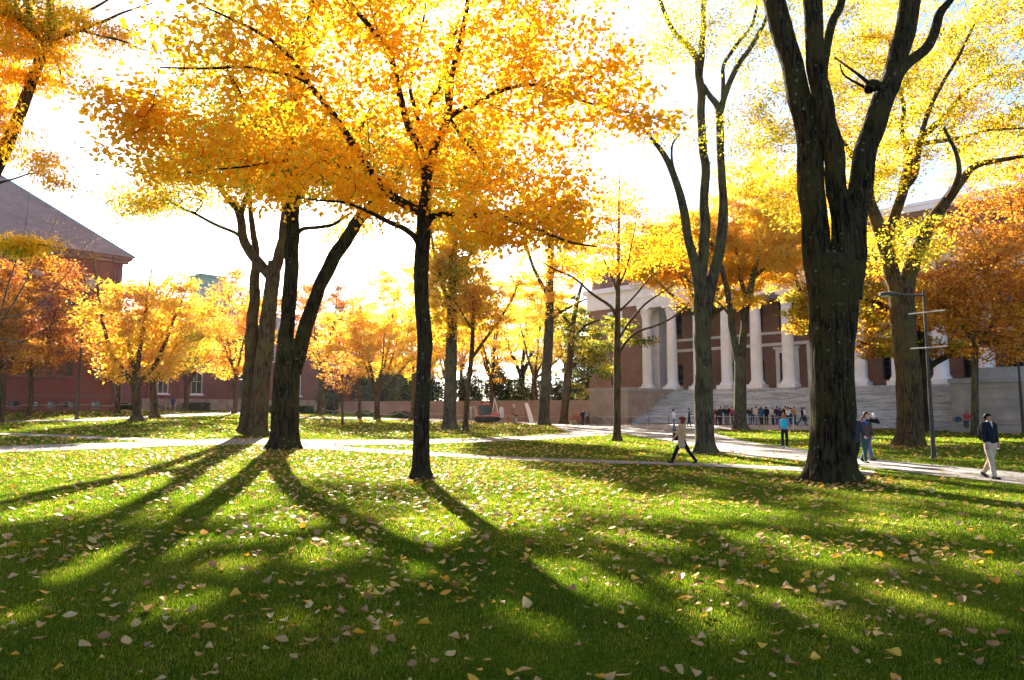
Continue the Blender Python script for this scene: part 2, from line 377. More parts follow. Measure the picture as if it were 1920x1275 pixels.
path_strip('path', [(0,790),(100,787),(200,786.5)], [(0,792),(100,790),(200,790)], M['path'], 0.026)

def in_paths(x, y):
    inside = np.zeros(len(x), bool)
    for P in PATHS:
        bx0, by0 = P.min(0); bx1, by1 = P.max(0)
        c = np.where((x > bx0) & (x < bx1) & (y > by0) & (y < by1))[0]
        if len(c) == 0: continue
        xx, yy = x[c], y[c]; ins = np.zeros(len(c), bool)
        j = len(P)-1
        for i in range(len(P)):
            xi, yi = P[i]; xj, yj = P[j]
            cond = ((yi > yy) != (yj > yy)) & (xx < (xj-xi)*(yy-yi)/(yj-yi+1e-12)+xi)
            ins ^= cond; j = i
        inside[c] |= ins
    return inside

# ------------------------------------------------------------------ grass blades
TRUNKS = [(*gp(1562,903)[:2], 1.25), (*gp(790,898)[:2], 0.55), (*gp(533,842)[:2], 1.5), (*gp(482,818)[:2], 1.9), (*gp(1322,850)[:2], 0.9), (*gp(1707,837)[:2], 1.5)]
def grass(seed=3):
    rng = RS(seed); Vs = []; Fs = []; At = []; base = 0
    rings = [(2.2,5,6500,0.0032,0.030),(5,8,4600,0.0042,0.032),(8,13,1800,0.0065,0.038),(13,20,700,0.012,0.042),(20,32,250,0.021,0.048),(32,50,85,0.038,0.055),(50,72,28,0.065,0.06)]
    for y0, y1, dn, w, h in rings:
        wid = 0.80*y1 + 2.0
        n = int(dn*(y1-y0)*2*wid)
        x = rng.uniform(-wid, wid, n); y = rng.uniform(y0, y1, n)
        keep = np.abs(x) < 0.80*y + 2.0
        x = x[keep]; y = y[keep]
        # patchy density
        pz = np.sin(x*1.9+np.sin(y*1.3)*2)*np.sin(y*2.3+np.sin(x*1.1)*1.7)
        keep = rng.rand(len(x)) < 0.80 + 0.2*pz
        x = x[keep]; y = y[keep]
        bare = np.sin(x*1.37+2.2*np.sin(y*0.8+1))*np.sin(y*1.71+1.7*np.sin(x*0.9+2)) > 0.86
        keep = ~in_paths(x, y) & ~(bare & (rng.rand(len(x)) < 0.6)); x = x[keep]; y = y[keep]
        for tx_, ty_, tr_ in TRUNKS:
            keep = rng.rand(len(x)) < np.clip((np.hypot(x-tx_, y-ty_)/tr_-0.75)*1.6, 0.0, 1); x = x[keep]; y = y[keep]
        n = len(x)
        z = tz(x, y)
        a = rng.uniform(0, 2*PI, n); ln = h*rng.uniform(0.45, 1.3, n)*(1+0.28*np.sin(x*4.3+2*np.sin(y*3.1))*np.sin(y*5.2+2*np.sin(x*3.3)))
        wd = w*rng.uniform(0.6, 1.3, n)
        lean = rng.uniform(0.1, 0.95, n); la = rng.uniform(0, 2*PI, n)
        ca, sa = np.cos(a)*wd/2, np.sin(a)*wd/2
        lx, ly = np.cos(la)*lean*ln, np.sin(la)*lean*ln
        p0 = np.stack([x-ca, y-sa, z-0.004], 1); p1 = np.stack([x+ca, y+sa, z-0.004], 1)
        hz = ln*np.sqrt(np.clip(1-lean*lean*0.6, 0.2, 1))
        low = np.sin(x*0.9+1.9*np.sin(y*0.55+0.4))*np.sin(y*1.15+1.6*np.sin(x*0.75)); mid = np.sin(x*5.1+2*np.sin(y*3.7))*np.sin(y*4.6+2*np.sin(x*4.3))
        rnd = np.clip(rng.normal(0.50, 0.20, n)+0.18*low+0.12*mid, 0, 0.95); rnd[rng.rand(n) < 0.035] = 1.0
        if y1 <= 13:
            m0 = np.stack([x-ca*0.8+lx*0.35, y-sa*0.8+ly*0.35, z+hz*0.6], 1); m1 = np.stack([x+ca*0.8+lx*0.35, y+sa*0.8+ly*0.35, z+hz*0.6], 1)
            tp = np.stack([x+lx, y+ly, z+hz], 1)
            V = np.stack([p0, p1, m1, m0, tp], 1).reshape(-1, 3)
            b = base + np.arange(n)*5
            Fs.append(np.stack([b, b+1, b+2, b, b+2, b+3, b+3, b+2, b+4], 1).reshape(-1)); At.append(np.repeat(rnd, 3)); base += 5*n
        else:
            tp = np.stack([x+lx, y+ly, z+hz], 1)
            V = np.stack([p0, p1, tp], 1).reshape(-1, 3)
            b = base + np.arange(n)*3
            Fs.append(np.stack([b, b+1, b+2], 1).reshape(-1)); At.append(rnd); base += 3*n
        Vs.append(V)
    me = np_mesh('grass', np.concatenate(Vs), np.concatenate(Fs), 3, attr=np.concatenate(At))
    o = link_mesh('grass', me, M['grass']); tag(o, 'short green lawn grass lit in streaks by low sun', 'grass', kind='stuff')
grass()

# ------------------------------------------------------------------ fallen leaves
def leaf_shape(rng, L):
    """one curled broad leaf: grid 3 x 5, returns verts, faces"""
    W = L*rng.uniform(0.62, 0.85); c1 = rng.uniform(-1.6, 2.2); c2 = rng.uniform(-0.6, 2.6); tw = rng.uniform(-0.8, 0.8)
    prof = [0.0, 0.62, 1.0, 0.92, 0.6, 0.0]; V = []; nj = 5
    for i, wv in enumerate(prof):
        t = i/5 - 0.5
        for j in range(nj):
            s = (j/(nj-1) - 0.5)*wv*(1+rng.uniform(-0.08, 0.08))
            x = s*W; y = t*L
            z = c1*x*x/W*0.9 + c2*y*y/L*0.45 + tw*x*y/L*0.8 + rng.uniform(-1, 1)*0.02*L
            V.append((x, y, z))
    Fc = []
    for i in range(5):
        for j in range(nj-1):
            a = i*nj+j; Fc.append((a, a+1, a+nj+1, a+nj))
    # stalk
    b = len(V); V += [(0.002, -L/2, 0), (-0.002, -L/2, 0), (-0.001+tw*0.01, -L*0.9, 0.01), (0.001+tw*0.01, -L*0.9, 0.01)]
    Fc.append((b, b+1, b+2, b+3)); return V, Fc
def fallen_leaves():
    rng = RS(11)
    n = 60000
    y = 3.2 + rng.rand(n)**1.15*34; x = rng.uniform(-1, 1, n)*(0.80*y+1.5)
    px = 960 + x/y*1280
    # patchy density, thicker in the middle of the lawn under the golden tree
    pz = 0.5+0.5*np.sin(x*0.8+1.7*np.sin(y*0.5))*np.sin(y*0.9+1.3*np.sin(x*0.6))
    dn = 0.28 + 0.72*np.exp(-((x-1.5)/7.0)**2)*np.exp(-((y-13)/8.0)**2) + 0.30*np.exp(-((x+3)/7)**2)*np.exp(-((y-18)/7.0)**2)
    dn = dn*(0.25+0.75*pz)*np.where(y < 8, 0.60, 0.85) + 0.8*np.exp(-((y-23)/8.0)**2)*(x < 3)*(0.3+0.7*pz)
    for tx_, ty_, tr_ in TRUNKS: dn = dn + 0.9*np.exp(-((np.hypot(x-tx_, y-ty_)/tr_-0.9)/0.7)**2)
    area_w = (0.80*y+1.5)*(y-3.2+0.5)**(-0.13)/34      # uneven draw compensated below
    keep = rng.rand(n) < dn*np.clip(area_w/area_w.max()*3.0, 0, 1)*0.62
    x, y = x[keep], y[keep]; pk = in_paths(x, y); keep = (~pk) | (rng.rand(len(x)) < 0.55); x, y = x[keep], y[keep]
    order = np.argsort(y); x, y = x[order], y[order]
    # leaves caught together in small drifts
    # how large each shows, inside the frame
    col = np.abs(x) < 0.74*y
    ypx = 768 + 1.7*1280/y; vis = col & (ypx < 1272)
    ind = np.where(vis)[0][:300]; indiv = set(ind.tolist())
    Vs = []; Fs = []; tot = []; At = []; base = 0
    shapes = [leaf_shape(rng, 1.0) for _ in range(28)]
    nI = 0; tans = ['cream', 'tan', 'brown', 'orange']
    meshes = {}
    for k in range(len(x)):
        L = (0.035+0.09*rng.rand()**1.4); rz = rng.uniform(0, 2*PI); tx, ty = rng.normal(0, 0.28, 2)
        val = rng.rand(); zz = float(tz(x[k], y[k]))
        if k in indiv:
            si = rng.randint(28); band = 0 if val > 0.82 else (1 if val < 0.3 else 2)
            key = (si, band)
            if key not in meshes:
                V, Fc = shapes[si]
                fl = [i for f in Fc for i in f]
                vv = {0: rng.uniform(0.84, 1.0), 1: rng.uniform(0.02, 0.3), 2: rng.uniform(0.35, 0.68)}[band]
                me = np_mesh('fallen_leaf', V, fl, 4, attr=[vv]*len(Fc)); me.materials.append(M['fallen']); meshes[key] = me
            o = bpy.data.objects.new('fallen_leaf', meshes[key]); COL.objects.link(o)
            o.location = (x[k], y[k], zz+0.022+0.15*L); o.scale = (L, L, L); o.rotation_euler = (tx, ty, rz)
            lab = {0: 'small curled orange fallen leaf lying on the shaded grass close to the viewer',
                   1: 'small curled brown fallen leaf lying on the shaded grass close to the viewer',
                   2: 'small curled pale tan fallen leaf lying on the shaded grass close to the viewer'}[band]
            grp = {0: 'orange leaves fallen on the front of the lawn', 1: 'brown leaves fallen on the front of the lawn', 2: 'pale tan leaves fallen on the front of the lawn'}[band]
            tag(o, lab, 'leaf', grp); nI += 1
            continue
        if y[k] < 9:
            V, Fc = shapes[rng.randint(28)]; V = np.array(V)
        else:
            cu = rng.uniform(-0.6, 2.0, 2); V = np.array([(0,-0.5,0.02),(0.33,-0.3,0.10*cu[0]),(0.42,0.1,0.16*cu[0]),(0.0,0.5,0.08*cu[1]),(-0.42,0.08,0.16*cu[1]),(-0.34,-0.3,0.08*cu[1])]); Fc = [(0,1,2,3),(0,3,4,5)]
            L *= 1.0 + max(0, y[k]-12)*0.012
        cz, sz = math.cos(rz), math.sin(rz)
        V = V*L; X = V[:,0]*cz - V[:,1]*sz; Y = V[:,0]*sz + V[:,1]*cz; Z = V[:,2] + X*ty*0.9 + Y*tx*0.9
        V = np.stack([X+x[k], Y+y[k], Z+zz+0.028+0.1*L], 1)
        Vs.append(V)
        for f in Fc: Fs += [base+i for i in f]; tot.append(4); At.append(val)
        base += len(V)
    # small yellow litter on the far lawns
    n2 = 24000; y2 = 17 + rng.rand(n2)**0.9*58; x2 = rng.uniform(-1, 1, n2)*(0.8*y2+1.5)
    d2 = 0.35+0.65*(0.5+0.5*np.sin(x2*0.35+1.9*np.sin(y2*0.3))*np.sin(y2*0.42+1.5*np.sin(x2*0.3)))
    kp = (rng.rand(n2) < d2*np.where(x2 < 6, 1.0, 0.45)); x2, y2 = x2[kp], y2[kp]; kp = ~in_paths(x2, y2) | (rng.rand(len(x2)) < 0.3); x2, y2 = x2[kp], y2[kp]
    m2 = len(x2); a2 = rng.uniform(0, 2*PI, m2); L2 = rng.uniform(0.035, 0.07, m2)*(1+np.maximum(0, y2-20)*0.02); z2 = tz(x2, y2)+0.055
    tl = rng.normal(0, 0.35, (m2, 2))
    for ux, uy in ((0,-1),(0.75,0),(0,1),(-0.75,0)): pass
    Q = []
    for ux, uy in ((0,-1),(0.75,0),(0,1),(-0.75,0)):
        dx = (ux*np.cos(a2)-uy*np.sin(a2))*L2; dy = (ux*np.sin(a2)+uy*np.cos(a2))*L2
        Q.append(np.stack([x2+dx, y2+dy, z2+dx*tl[:, 0]+dy*tl[:, 1]], 1))
    Vs.append(np.stack(Q, 1).reshape(-1, 3)); Fs += list(range(base, base+4*m2)); tot += [4]*m2; At += list(np.clip(rng.normal(0.82, 0.09, m2), 0, 1))
    me = np_mesh('fallen_leaves', np.concatenate(Vs), Fs, np.array(tot), attr=At)
    o = link_mesh('fallen_leaves', me, M['fallen']); tag(o, 'scattered tan and orange fallen leaves covering the lawn', 'fallen leaves', kind='stuff')
    print('fallen', len(x), nI)
fallen_leaves()
# ------------------------------------------------------------------ tree building
def catmull(P, n):
    """P list of (x,y,z,r) -> dense smooth list"""
    P = np.array(P, float); Q = [P[0]*2-P[1]] + list(P) + [P[-1]*2-P[-2]]; out = []
    for i in range(1, len(Q)-2):
        p0, p1, p2, p3 = Q[i-1], Q[i], Q[i+1], Q[i+2]
        for k in range(n):
            t = k/n
            out.append(0.5*((2*p1)+(-p0+p2)*t+(2*p0-5*p1+4*p2-p3)*t*t+(-p0+3*p1-3*p2+p3)*t**3))
    out.append(P[-1]); out = np.array(out); out[:, 3] = np.maximum(out[:, 3], 0.004); return out
class TubeSet:
    def __init__(s): s.V = []; s.F = []; s.n = 0
    def add(s, pts, rad, sides, bumpy=0.0, ridges=0, seed=0.0, flare=None):
        pts = np.asarray(pts, float); n = len(pts)
        T = np.gradient(pts, axis=0); T /= np.linalg.norm(T, axis=1)[:, None]+1e-9
        a = np.cross(T[0], (0.3, 0.9, 0.1)); a /= np.linalg.norm(a)
        th = np.arange(sides)*2*PI/sides; c, si = np.cos(th), np.sin(th)
        for i in range(n):
            a = a - T[i]*a.dot(T[i]); a /= np.linalg.norm(a)+1e-9; b = np.cross(T[i], a)
            r = np.full(sides, rad[i])
            if bumpy:
                for k in range(sides):
                    q = Vector((c[k]*1.3, si[k]*1.3, 0))
                    low = noise.noise(Vector((q.x+seed, q.y, pts[i][2]*0.8)))
                    r[k] *= 1 + 0.10*low
                    if ridges:
                        w = noise.noise(Vector((q.x*2+seed, q.y*2, pts[i][2]*1.6)))
                        w2 = noise.noise(Vector((c[k]*5+seed, si[k]*5, pts[i][2]*3.0)))
                        rd = abs(math.sin(th[k]*ridges*0.5 + w*3.0))
                        r[k] += bumpy*(rd**0.6 - 0.6 + 0.5*w2)
            if flare is not None:
                h = pts[i][2]-flare[0]
                if h < flare[1]:
                    f = max(0, 1-h/flare[1])**2.2
                    lobes = 0.55+0.45*np.cos(th*flare[3]+seed)*1.0 + 0.35*np.cos(th*(flare[3]+2)+seed*2.3)
                    r = r*(1+flare[2]*f*np.clip(lobes, 0.1, 1.6))
            s.V.append(pts[i][None, :] + r[:, None]*(c[:, None]*a[None, :] + si[:, None]*b[None, :]))
        base = s.n; k = np.arange(sides); k2 = (k+1) % sides
        for i in range(n-1):
            s.F.append(np.stack([base+i*sides+k, base+i*sides+k2, base+(i+1)*sides+k2, base+(i+1)*sides+k], 1).reshape(-1))
        s.n += n*sides
    def mesh(s, name): return np_mesh(name, np.concatenate(s.V), np.concatenate(s.F), 4)

# crown openings shaped so sun lights chosen patches of the front lawn: (px, py, rx, ry) on the ground
SUNGAPS = []
for (gx, gy, ga, gb) in [(260,1035,95,26),(520,985,75,30),(610,1035,70,26),(770,1000,95,30),(420,955,60,20),(955,965,110,26),(800,1060,45,20),(1060,1070,70,30),(1150,1115,60,24),(875,1085,45,18),(966,1150,45,18),
   (1330,1100,80,28),(1350,1165,60,24),(1330,955,120,18),(330,1130,70,22),(140,1075,60,18),(60,960,80,22),(1560,1045,80,24),(1700,985,120,14),(1850,1060,70,26),(1480,1130,60,22),(560,1165,60,20),(200,1210,70,20),(1700,1120,50,18),(700,1110,40,14),(1180,1010,60,14),(440,1060,60,20),(1020,1180,60,20),(1600,1180,70,20),(60,1150,70,18),(1260,1020,50,12),(1440,1010,70,14),(1820,1150,60,18),(730,1180,50,16),(380,1010,50,16)]:
    c_ = gp(gx, gy); e_ = gp(gx+ga, gy); f_ = gp(gx, gy-gb); SUNGAPS.append((c_.x, c_.y, abs(e_.x-c_.x), abs(f_.y-c_.y)))
def open_gaps(P, rng, keep=0.06):
    k = P[:, 2]/sd.z; X = P[:, 0]-sd.x*k; Y = P[:, 1]-sd.y*k
    m = np.ones(len(P), bool); wob = 0.25*np.sin(X*3.1+Y*1.7)+0.2*np.sin(Y*4.3-X*2.2)
    for cx, cy_, rx, ry in SUNGAPS:
        d = ((X-cx)/rx)**2 + ((Y-cy_)/ry)**2
        m &= ~((d < 1.0+wob) & (rng.rand(len(P)) > keep))
    return P[m]
def leaf_mesh(name, P, size, rng, shape='oval', droop=0.5, asp=0.62, hang=0.35):
    n = len(P)
    L = size*rng.uniform(0.65, 1.25, n)
    # frame: direction d (along leaf), normal nn
    d = rng.normal(0, 1, (n, 3)); d[:, 2] = d[:, 2]*0.5 - hang; d /= np.linalg.norm(d, axis=1)[:, None]
    up = rng.normal(0, droop, (n, 3)); up[:, 2] += 1.0
    s = np.cross(d, up); s /= np.linalg.norm(s, axis=1)[:, None]+1e-9
    nn = np.cross(s, d)
    def pt(u, v, w): return P + d*(v*L)[:, None] + s*(u*L)[:, None] + nn*(w*L)[:, None]
    rnd = np.clip(rng.normal(0.5, 0.24, n), 0, 1)
    b = np.arange(n)
    fold = rng.uniform(-0.05, 0.22, n); curl = rng.uniform(-0.25, 0.1, n)
    if shape == 'oval':
        a = asp/2
        V = np.stack([pt(0, 0, 0), pt(a, 0.3, fold), pt(a*0.85, 0.68, fold+curl*0.4), pt(0, 1.0, curl), pt(-a*0.85, 0.68, fold+curl*0.4), pt(-a, 0.3, fold)], 1).reshape(-1, 3)
        b = b*6; F_ = np.stack([b, b+1, b+2, b+3, b, b+3, b+4, b+5], 1).reshape(-1); at = np.repeat(rnd, 2)
    else:
        a = asp/2
        V = np.stack([pt(0, 0, 0), pt(a, 0.45, fold), pt(0, 1.0, curl), pt(-a, 0.5, fold)], 1).reshape(-1, 3)
        b = b*4; F_ = np.stack([b, b+1, b+2, b+3], 1).reshape(-1); at = rnd
    return np_mesh(name, V, F_, 4, attr=at)

def blob_points(blobs, rng, Yb):
    out = []
    for (px, py, dY, rx, ry, rd, n) in blobs:
        c = at(px, py, Yb+dY); k = (Yb+dY)/F
        q = rng.normal(0, 1, (n, 3)); q /= np.linalg.norm(q, axis=1)[:, None]
        q *= (rng.rand(n)**0.38)[:, None]
        out.append(np.stack([c.x+q[:, 0]*rx*k, c.y+q[:, 1]*rd, c.z+q[:, 2]*ry*k], 1))
    return np.concatenate(out) if out else np.zeros((0, 3))

def grow(skel, att, rng, step=0.55, bf=0.35, tip=0.008, expo=2.4, wob=0.12):
    """skel: list of (pos, r, pathlen). Connect every attractor to the cheapest node; pipe model radii."""
    pos = [p for p, r, l in skel]; pl = [l for p, r, l in skel]; par = [-1]*len(skel); ns = len(skel)
    cap = [r for p, r, l in skel]
    N = len(att)*12 + len(skel) + 10
    A = np.zeros((N, 3)); A[:len(pos)] = pos; PL = np.zeros(N); PL[:len(pl)] = pl; cnt = len(pos)
    d0 = np.array([np.min(np.sum((A[:cnt]-a)**2, 1)) for a in att]); order = np.argsort(d0)
    tips = []
    for ai in order:
        a = att[ai]
        D = a - A[:cnt]; dist = np.linalg.norm(D, axis=1)
        cost = dist + bf*PL[:cnt] + 0.9*np.maximum(0, -(D[:, 2]) - 0.15*dist)
        j = int(np.argmin(cost)); dj = dist[j]
        if dj < 0.05: tips.append((j, a)); continue
        nseg = max(1, int(dj/step)); nseg = min(nseg, 12)
        prev = j; p0 = A[j].copy()
        perp = rng.normal(0, 1, 3)*wob*min(dj, 2.5)
        for k in range(1, nseg+1):
            t = k/nseg
            q = p0*(1-t) + a*t + perp*math.sin(PI*t)*0.6 + (np.array([0, 0, 0.10*dj])*math.sin(PI*t))
            if k < nseg: q = q + rng.normal(0, 0.03*step, 3)
            if cnt >= N: break
            A[cnt] = q; PL[cnt] = PL[prev] + dj/nseg; par.append(prev); prev = cnt; cnt += 1
        tips.append((prev, a))
    # radii
    val = np.zeros(cnt); kids = [[] for _ in range(cnt)]
    for i in range(ns, cnt): kids[par[i]].append(i)
    for i in range(cnt-1, ns-1, -1):
        if val[i] == 0: val[i] = tip**expo
        if par[i] >= ns: val[par[i]] += val[i]
    rad = val**(1/expo)
    for i in range(ns, cnt):
        p = par[i]
        lim = cap[p]*0.62 if p < ns else rad[p]*0.97
        rad[i] = min(rad[i], lim)
    return A[:cnt], par, rad, kids, ns, tips

def chains(kids, rad, ns, cnt):
    out = []
    roots = [(p, c) for p in range(ns) for c in kids[p]]
    stack = roots
    while stack:
        p, c = stack.pop(); ch = [p, c]; cur = c
        while kids[cur]:
            ks = sorted(kids[cur], key=lambda i: -rad[i]); ch.append(ks[0])
            for o in ks[1:]: stack.append((cur, o))
            cur = ks[0]
        out.append(ch)
    return out

def tree(name, label, cat, px, py, limbs, blobs, leafmat, bark, size=0.1, k=40, spread=0.35, seed=1, group=None, Y=None,
         shape='quad', ridge=0.0, nr=0, sides=10, step=0.6, tip=0.009, bf=0.35, flare=(0.9, 0.6, 5), seg=0.35, extra=0, asp=0.62, loc=None,
         hang=0.35, alt=None, thin=0.0, vsp=0.55, wk=1.0):
    rng = RS(seed)
    if loc is None:
        b = gp(px, py) if Y is None else gY(px, Y)
    else: b = gxy(*loc)
    Yb = b.y
    ts = TubeSet(); skel = []
    for li, lb in enumerate(limbs):
        pts = []
        for i, (lx, ly, dY, w) in enumerate(lb):
            if li == 0 and i == 0:
                pts.append((b.x, b.y, b.z-0.15, wk*w/2*Yb/F)); continue
            q = at(lx, ly, Yb+dY); pts.append((q.x, q.y, q.z, wk*w/2*(Yb+dY)/F))
        ln = sum(math.dist(pts[i][:3], pts[i+1][:3]) for i in range(len(pts)-1))
        n = max(3, int(ln/seg/(len(pts)-1)))
        D = catmull(pts, n)
        if li > 0:   # organic wobble on limbs
            for i in range(1, len(D)):
                f = min(1, i/6)
                w = noise.noise_vector(Vector((D[i][0]*0.9, D[i][1]*0.9+seed, D[i][2]*0.9)))
                D[i][:3] += np.array(w)*0.10*f*min(1.0, 0.25+D[i][3]*4)
        rr = D[:, 3]
        big = rr.max() > 0.12
        ts.add(D[:, :3], rr, sides if li == 0 or big else max(6, sides//2), bumpy=ridge*min(1, rr.max()/0.4) if big else 0.0,
               ridges=nr if big else 0, seed=seed*1.7+li, flare=(b.z, flare[0], flare[1], flare[2]) if li == 0 else None)
        L = 0
        for i in range(len(D)):
            if i: L += np.linalg.norm(D[i][:3]-D[i-1][:3])
            if li == 0 and i < len(D)*0.75 and len(limbs) > 1: continue
            if li == 0 and i < len(D)*0.5: continue
            skel.append((D[i][:3], rr[i], L*0.6))
    att = blob_points(blobs, rng, Yb)
    root = empty(name, tuple(b), 0, label, cat, group)
    if len(att):
        A, par, rad, kids, ns, tips = grow(skel, att, rng, step=step, tip=tip, bf=bf)
        for ch in chains(kids, rad, ns, len(A)):
            P = A[ch]; rd = np.array([rad[c] for c in ch]); rd[0] = rd[1]
            sd_ = 7 if rd[0] > 0.06 else (5 if rd[0] > 0.02 else 3)
            rd[-1] *= 0.5
            ts.add(P, rd, sd_)
    me = ts.mesh('trunk'); me.transform(Matrix.Translation(-b))
    link_mesh('trunk', me, M[bark], root, True)
    if len(att) and k > 0:
        # leaves gather along the outer twigs
        T = np.array([A[t[0]] for t in tips])
        Pp = np.array([A[par[t[0]]] if par[t[0]] >= 0 else A[t[0]] for t in tips])
        if thin > 0:
            kp = rng.rand(len(T)) > thin; T, Pp = T[kp], Pp[kp]
        idx = rng.randint(0, len(T), int(len(T)*k)); tt = rng.rand(len(idx))
        P = T[idx]*(1-tt*0.5)[:, None] + Pp[idx]*(tt*0.5)[:, None]
        cl = rng.normal(0, 1, (len(idx), 3))*np.array([1, 1, vsp])*spread
        P = P + cl
        P = P[P[:, 2] > b.z + 1.0]
        P = open_gaps(P, rng)
        if alt:  # second foliage colour in part of the crown
            amat, frac = alt
            hsh = np.sin(P[:, 0]*1.1+seed)*np.sin(P[:, 1]*1.3)*np.sin(P[:, 2]*0.9+seed*2)+rng.normal(0, 0.25, len(P))
            sel = hsh < np.quantile(hsh, frac)
            m1 = leaf_mesh('foliage', P[sel]-np.array(b), size, rng, shape, asp=asp, hang=hang)
            m0 = leaf_mesh('foliage', P[~sel]-np.array(b), size, rng, shape, asp=asp, hang=hang)
            link_mesh('crown', m0, M[leafmat], root); link_mesh('crown', m1, M[amat], root)
        else:
            link_mesh('crown', leaf_mesh('crown', P-np.array(b), size, rng, shape, asp=asp, hang=hang), M[leafmat], root)
        TREESTAT.append((name, len(P), len(att)))
    return root
TREESTAT = []

# ---- the big furrowed tree at the right, three stems
tree('furrowed_tree', 'largest dark furrowed trunk with lichen spots, dividing into three tall stems', 'tree', 1562, 903,
  [[(1562,903,0,92),(1561,860,0,84),(1561,760,0,80),(1560,676,0,80),(1562,600,0,86),(1564,530,0,88),(1565,500,0,74),(1566,470,0,40)],
   [(1545,600,0,52),(1536,525,0,54),(1533,480,0.05,51),(1518,299,0.2,48),(1505,213,0.2,45),(1484,128,0.2,43),(1457,0,0.3,41),(1436,-140,0.4,38),(1400,-330,0.6,30),(1370,-520,1.0,20)],
   [(1575,560,-0.1,50),(1581,470,-0.1,46),(1574,400,-0.1,40),(1562,299,-0.1,37),(1547,213,-0.1,40),(1532,128,-0.1,34),(1525,0,-0.1,35),(1527,-140,-0.3,30),(1540,-330,-0.6,24),(1560,-520,-1.0,14)],
   [(1590,560,0.0,50),(1597,470,0.0,50),(1602,400,0.0,46),(1617,299,0.0,42),(1640,240,0.0,44),(1655,190,0.0,40),(1680,128,0.1,38),(1705,0,0.2,39),(1728,-140,0.2,34),(1760,-330,0.2,26),(1800,-520,0,16)],
   [(1672,160,0.1,22),(1700,125,0.4,22),(1740,85,0.7,20),(1760,30,0.9,17),(1783,0,1.1,13),(1830,-60,1.4,10),(1880,-160,1.8,6)],
   [(1545,160,0.2,14),(1549,85,0.6,17),(1562,40,0.8,17),(1576,0,1.0,16),(1600,-120,1.5,13),(1640,-300,2.0,8)],
   [(1648,165,0.1,22),(1636,158,0.0,22),(1628,168,-0.1,18)],
   [(1634,160,-0.1,9),(1610,140,-0.4,6),(1590,125,-0.5,4),(1565,108,-0.6,3)],
   [(1634,170,-0.1,8),(1605,155,0.2,5),(1582,140,0.3,4),(1575,120,0.4,2.5)]],
  [(1400,-300,1.5,320,180,3.5,120),(1700,-320,1,330,190,3.5,130),(1900,-120,2.5,160,120,2.5,60),(1560,-560,0,380,160,4,110)],
  'leaf_yg', 'bark_dark', size=0.11, k=90, spread=0.35, wk=0.95, seed=5, ridge=0.035, nr=26, sides=72, seg=0.11, flare=(0.75, 0.42, 5), tip=0.007)

# ---- the golden tree in the middle
tree('golden_tree', 'slim dark trunk under a broad low crown of big golden orange leaves in the middle', 'tree', 790, 898,
  [[(790,898,0,36),(790,860,0,33),(791,786,0,29),(794,689,0,28),(797,640,0,30),(791,560,0,27),(790,495,0,28),(794,440,0,27),(796,400,0,27),(797,375,0,22)],
   [(795,400,0,20),(765,385,-0.3,18),(735,368,-0.7,16),(700,328,-1.2,15),(668,278,-1.7,14),(625,215,-2.1,12),(585,165,-2.5,10),(535,95,-3.0,8),(475,55,-3.3,6),(380,10,-3.7,3)],
   [(797,380,0,20),(803,340,0.1,18),(812,290,0.2,17),(830,240,0.3,16),(842,195,0.4,15),(848,140,0.5,12),(862,80,0.6,11),(872,20,0.6,9),(885,-60,0.8,7),(900,-150,1,4)],
   [(800,350,0,15),(790,290,-0.3,14),(765,235,-0.6,14),(752,180,-0.8,13),(735,110,-1.1,12),(700,60,-1.4,10),(655,5,-1.8,9),(610,-60,-2.2,6)],
   [(712,76,-1.3,6),(702,40,-1.3,5),(690,0,-1.4,4),(680,-60,-1.6,3)],
   [(790,470,0,13),(778,448,-0.2,12),(757,430,-0.5,11),(725,415,-1.0,9),(690,398,-1.6,7),(640,380,-2.4,5),(580,372,-3.2,3)],
   [(798,425,0,14),(812,405,0.1,12),(845,400,-0.3,12),(885,405,-0.8,10),(920,398,-1.3,8),(990,425,-2.0,7),(1050,450,-2.6,5),(1120,462,-3.2,3)],
   [(838,222,0.3,12),(865,205,0.1,10),(900,190,-0.2,9),(935,172,-0.6,8),(1000,158,-1.2,6),(1060,180,-1.9,5),(1150,205,-2.6,3.5),(1240,225,-3.2,2)],
   [(585,160,-2.5,6),(540,140,-2.9,6),(470,128,-3.4,6),(400,128,-3.9,5),(300,125,-4.5,3)],
   [(700,328,-1.2,8),(640,310,-1.5,7),(560,300,-1.9,6),(470,310,-2.4,4),(380,320,-2.9,3)],
   [(812,290,0.2,9),(780,215,1.2,8),(770,150,1.9,7),(790,60,2.8,5),(800,-30,3.4,3)],
   [(838,215,0.3,8),(870,260,1.0,6),(920,320,2.0,5),(985,370,2.8,3)]],
  [(420,150,-3.6,220,130,2.2,88),(330,270,-3.0,150,85,1.8,60),(520,315,-2.5,230,75,2.2,105),(640,220,-2.0,220,150,2.6,150),
   (620,40,-2.2,250,110,2.6,130),(850,60,0.5,250,120,3.2,190),(800,280,1.5,240,130,2.6,170),(960,330,-0.5,190,105,2.6,130),(1000,140,-1.2,200,110,2.4,130),
   (1120,190,-2.6,130,60,1.3,50),(1215,225,-3.1,75,28,0.8,16),(960,425,-2.0,140,40,1.5,80),(1060,400,-1.2,65,60,1.8,48),(1060,20,-0.5,110,80,2.0,45),(700,-150,-1,420,130,4,260),(250,210,-4.0,80,60,1.2,28),
   (1160,120,-2.8,50,60,0.8,10),(700,370,-0.5,120,45,1.8,45)],
  'leaf_gold', 'bark_linden', size=0.125, k=21, spread=0.24, vsp=0.42, seed=7, shape='oval', ridge=0.012, nr=18, sides=36, seg=0.12, step=0.4, flare=(0.45, 0.55, 5), tip=0.0055, asp=0.80, hang=0.5)

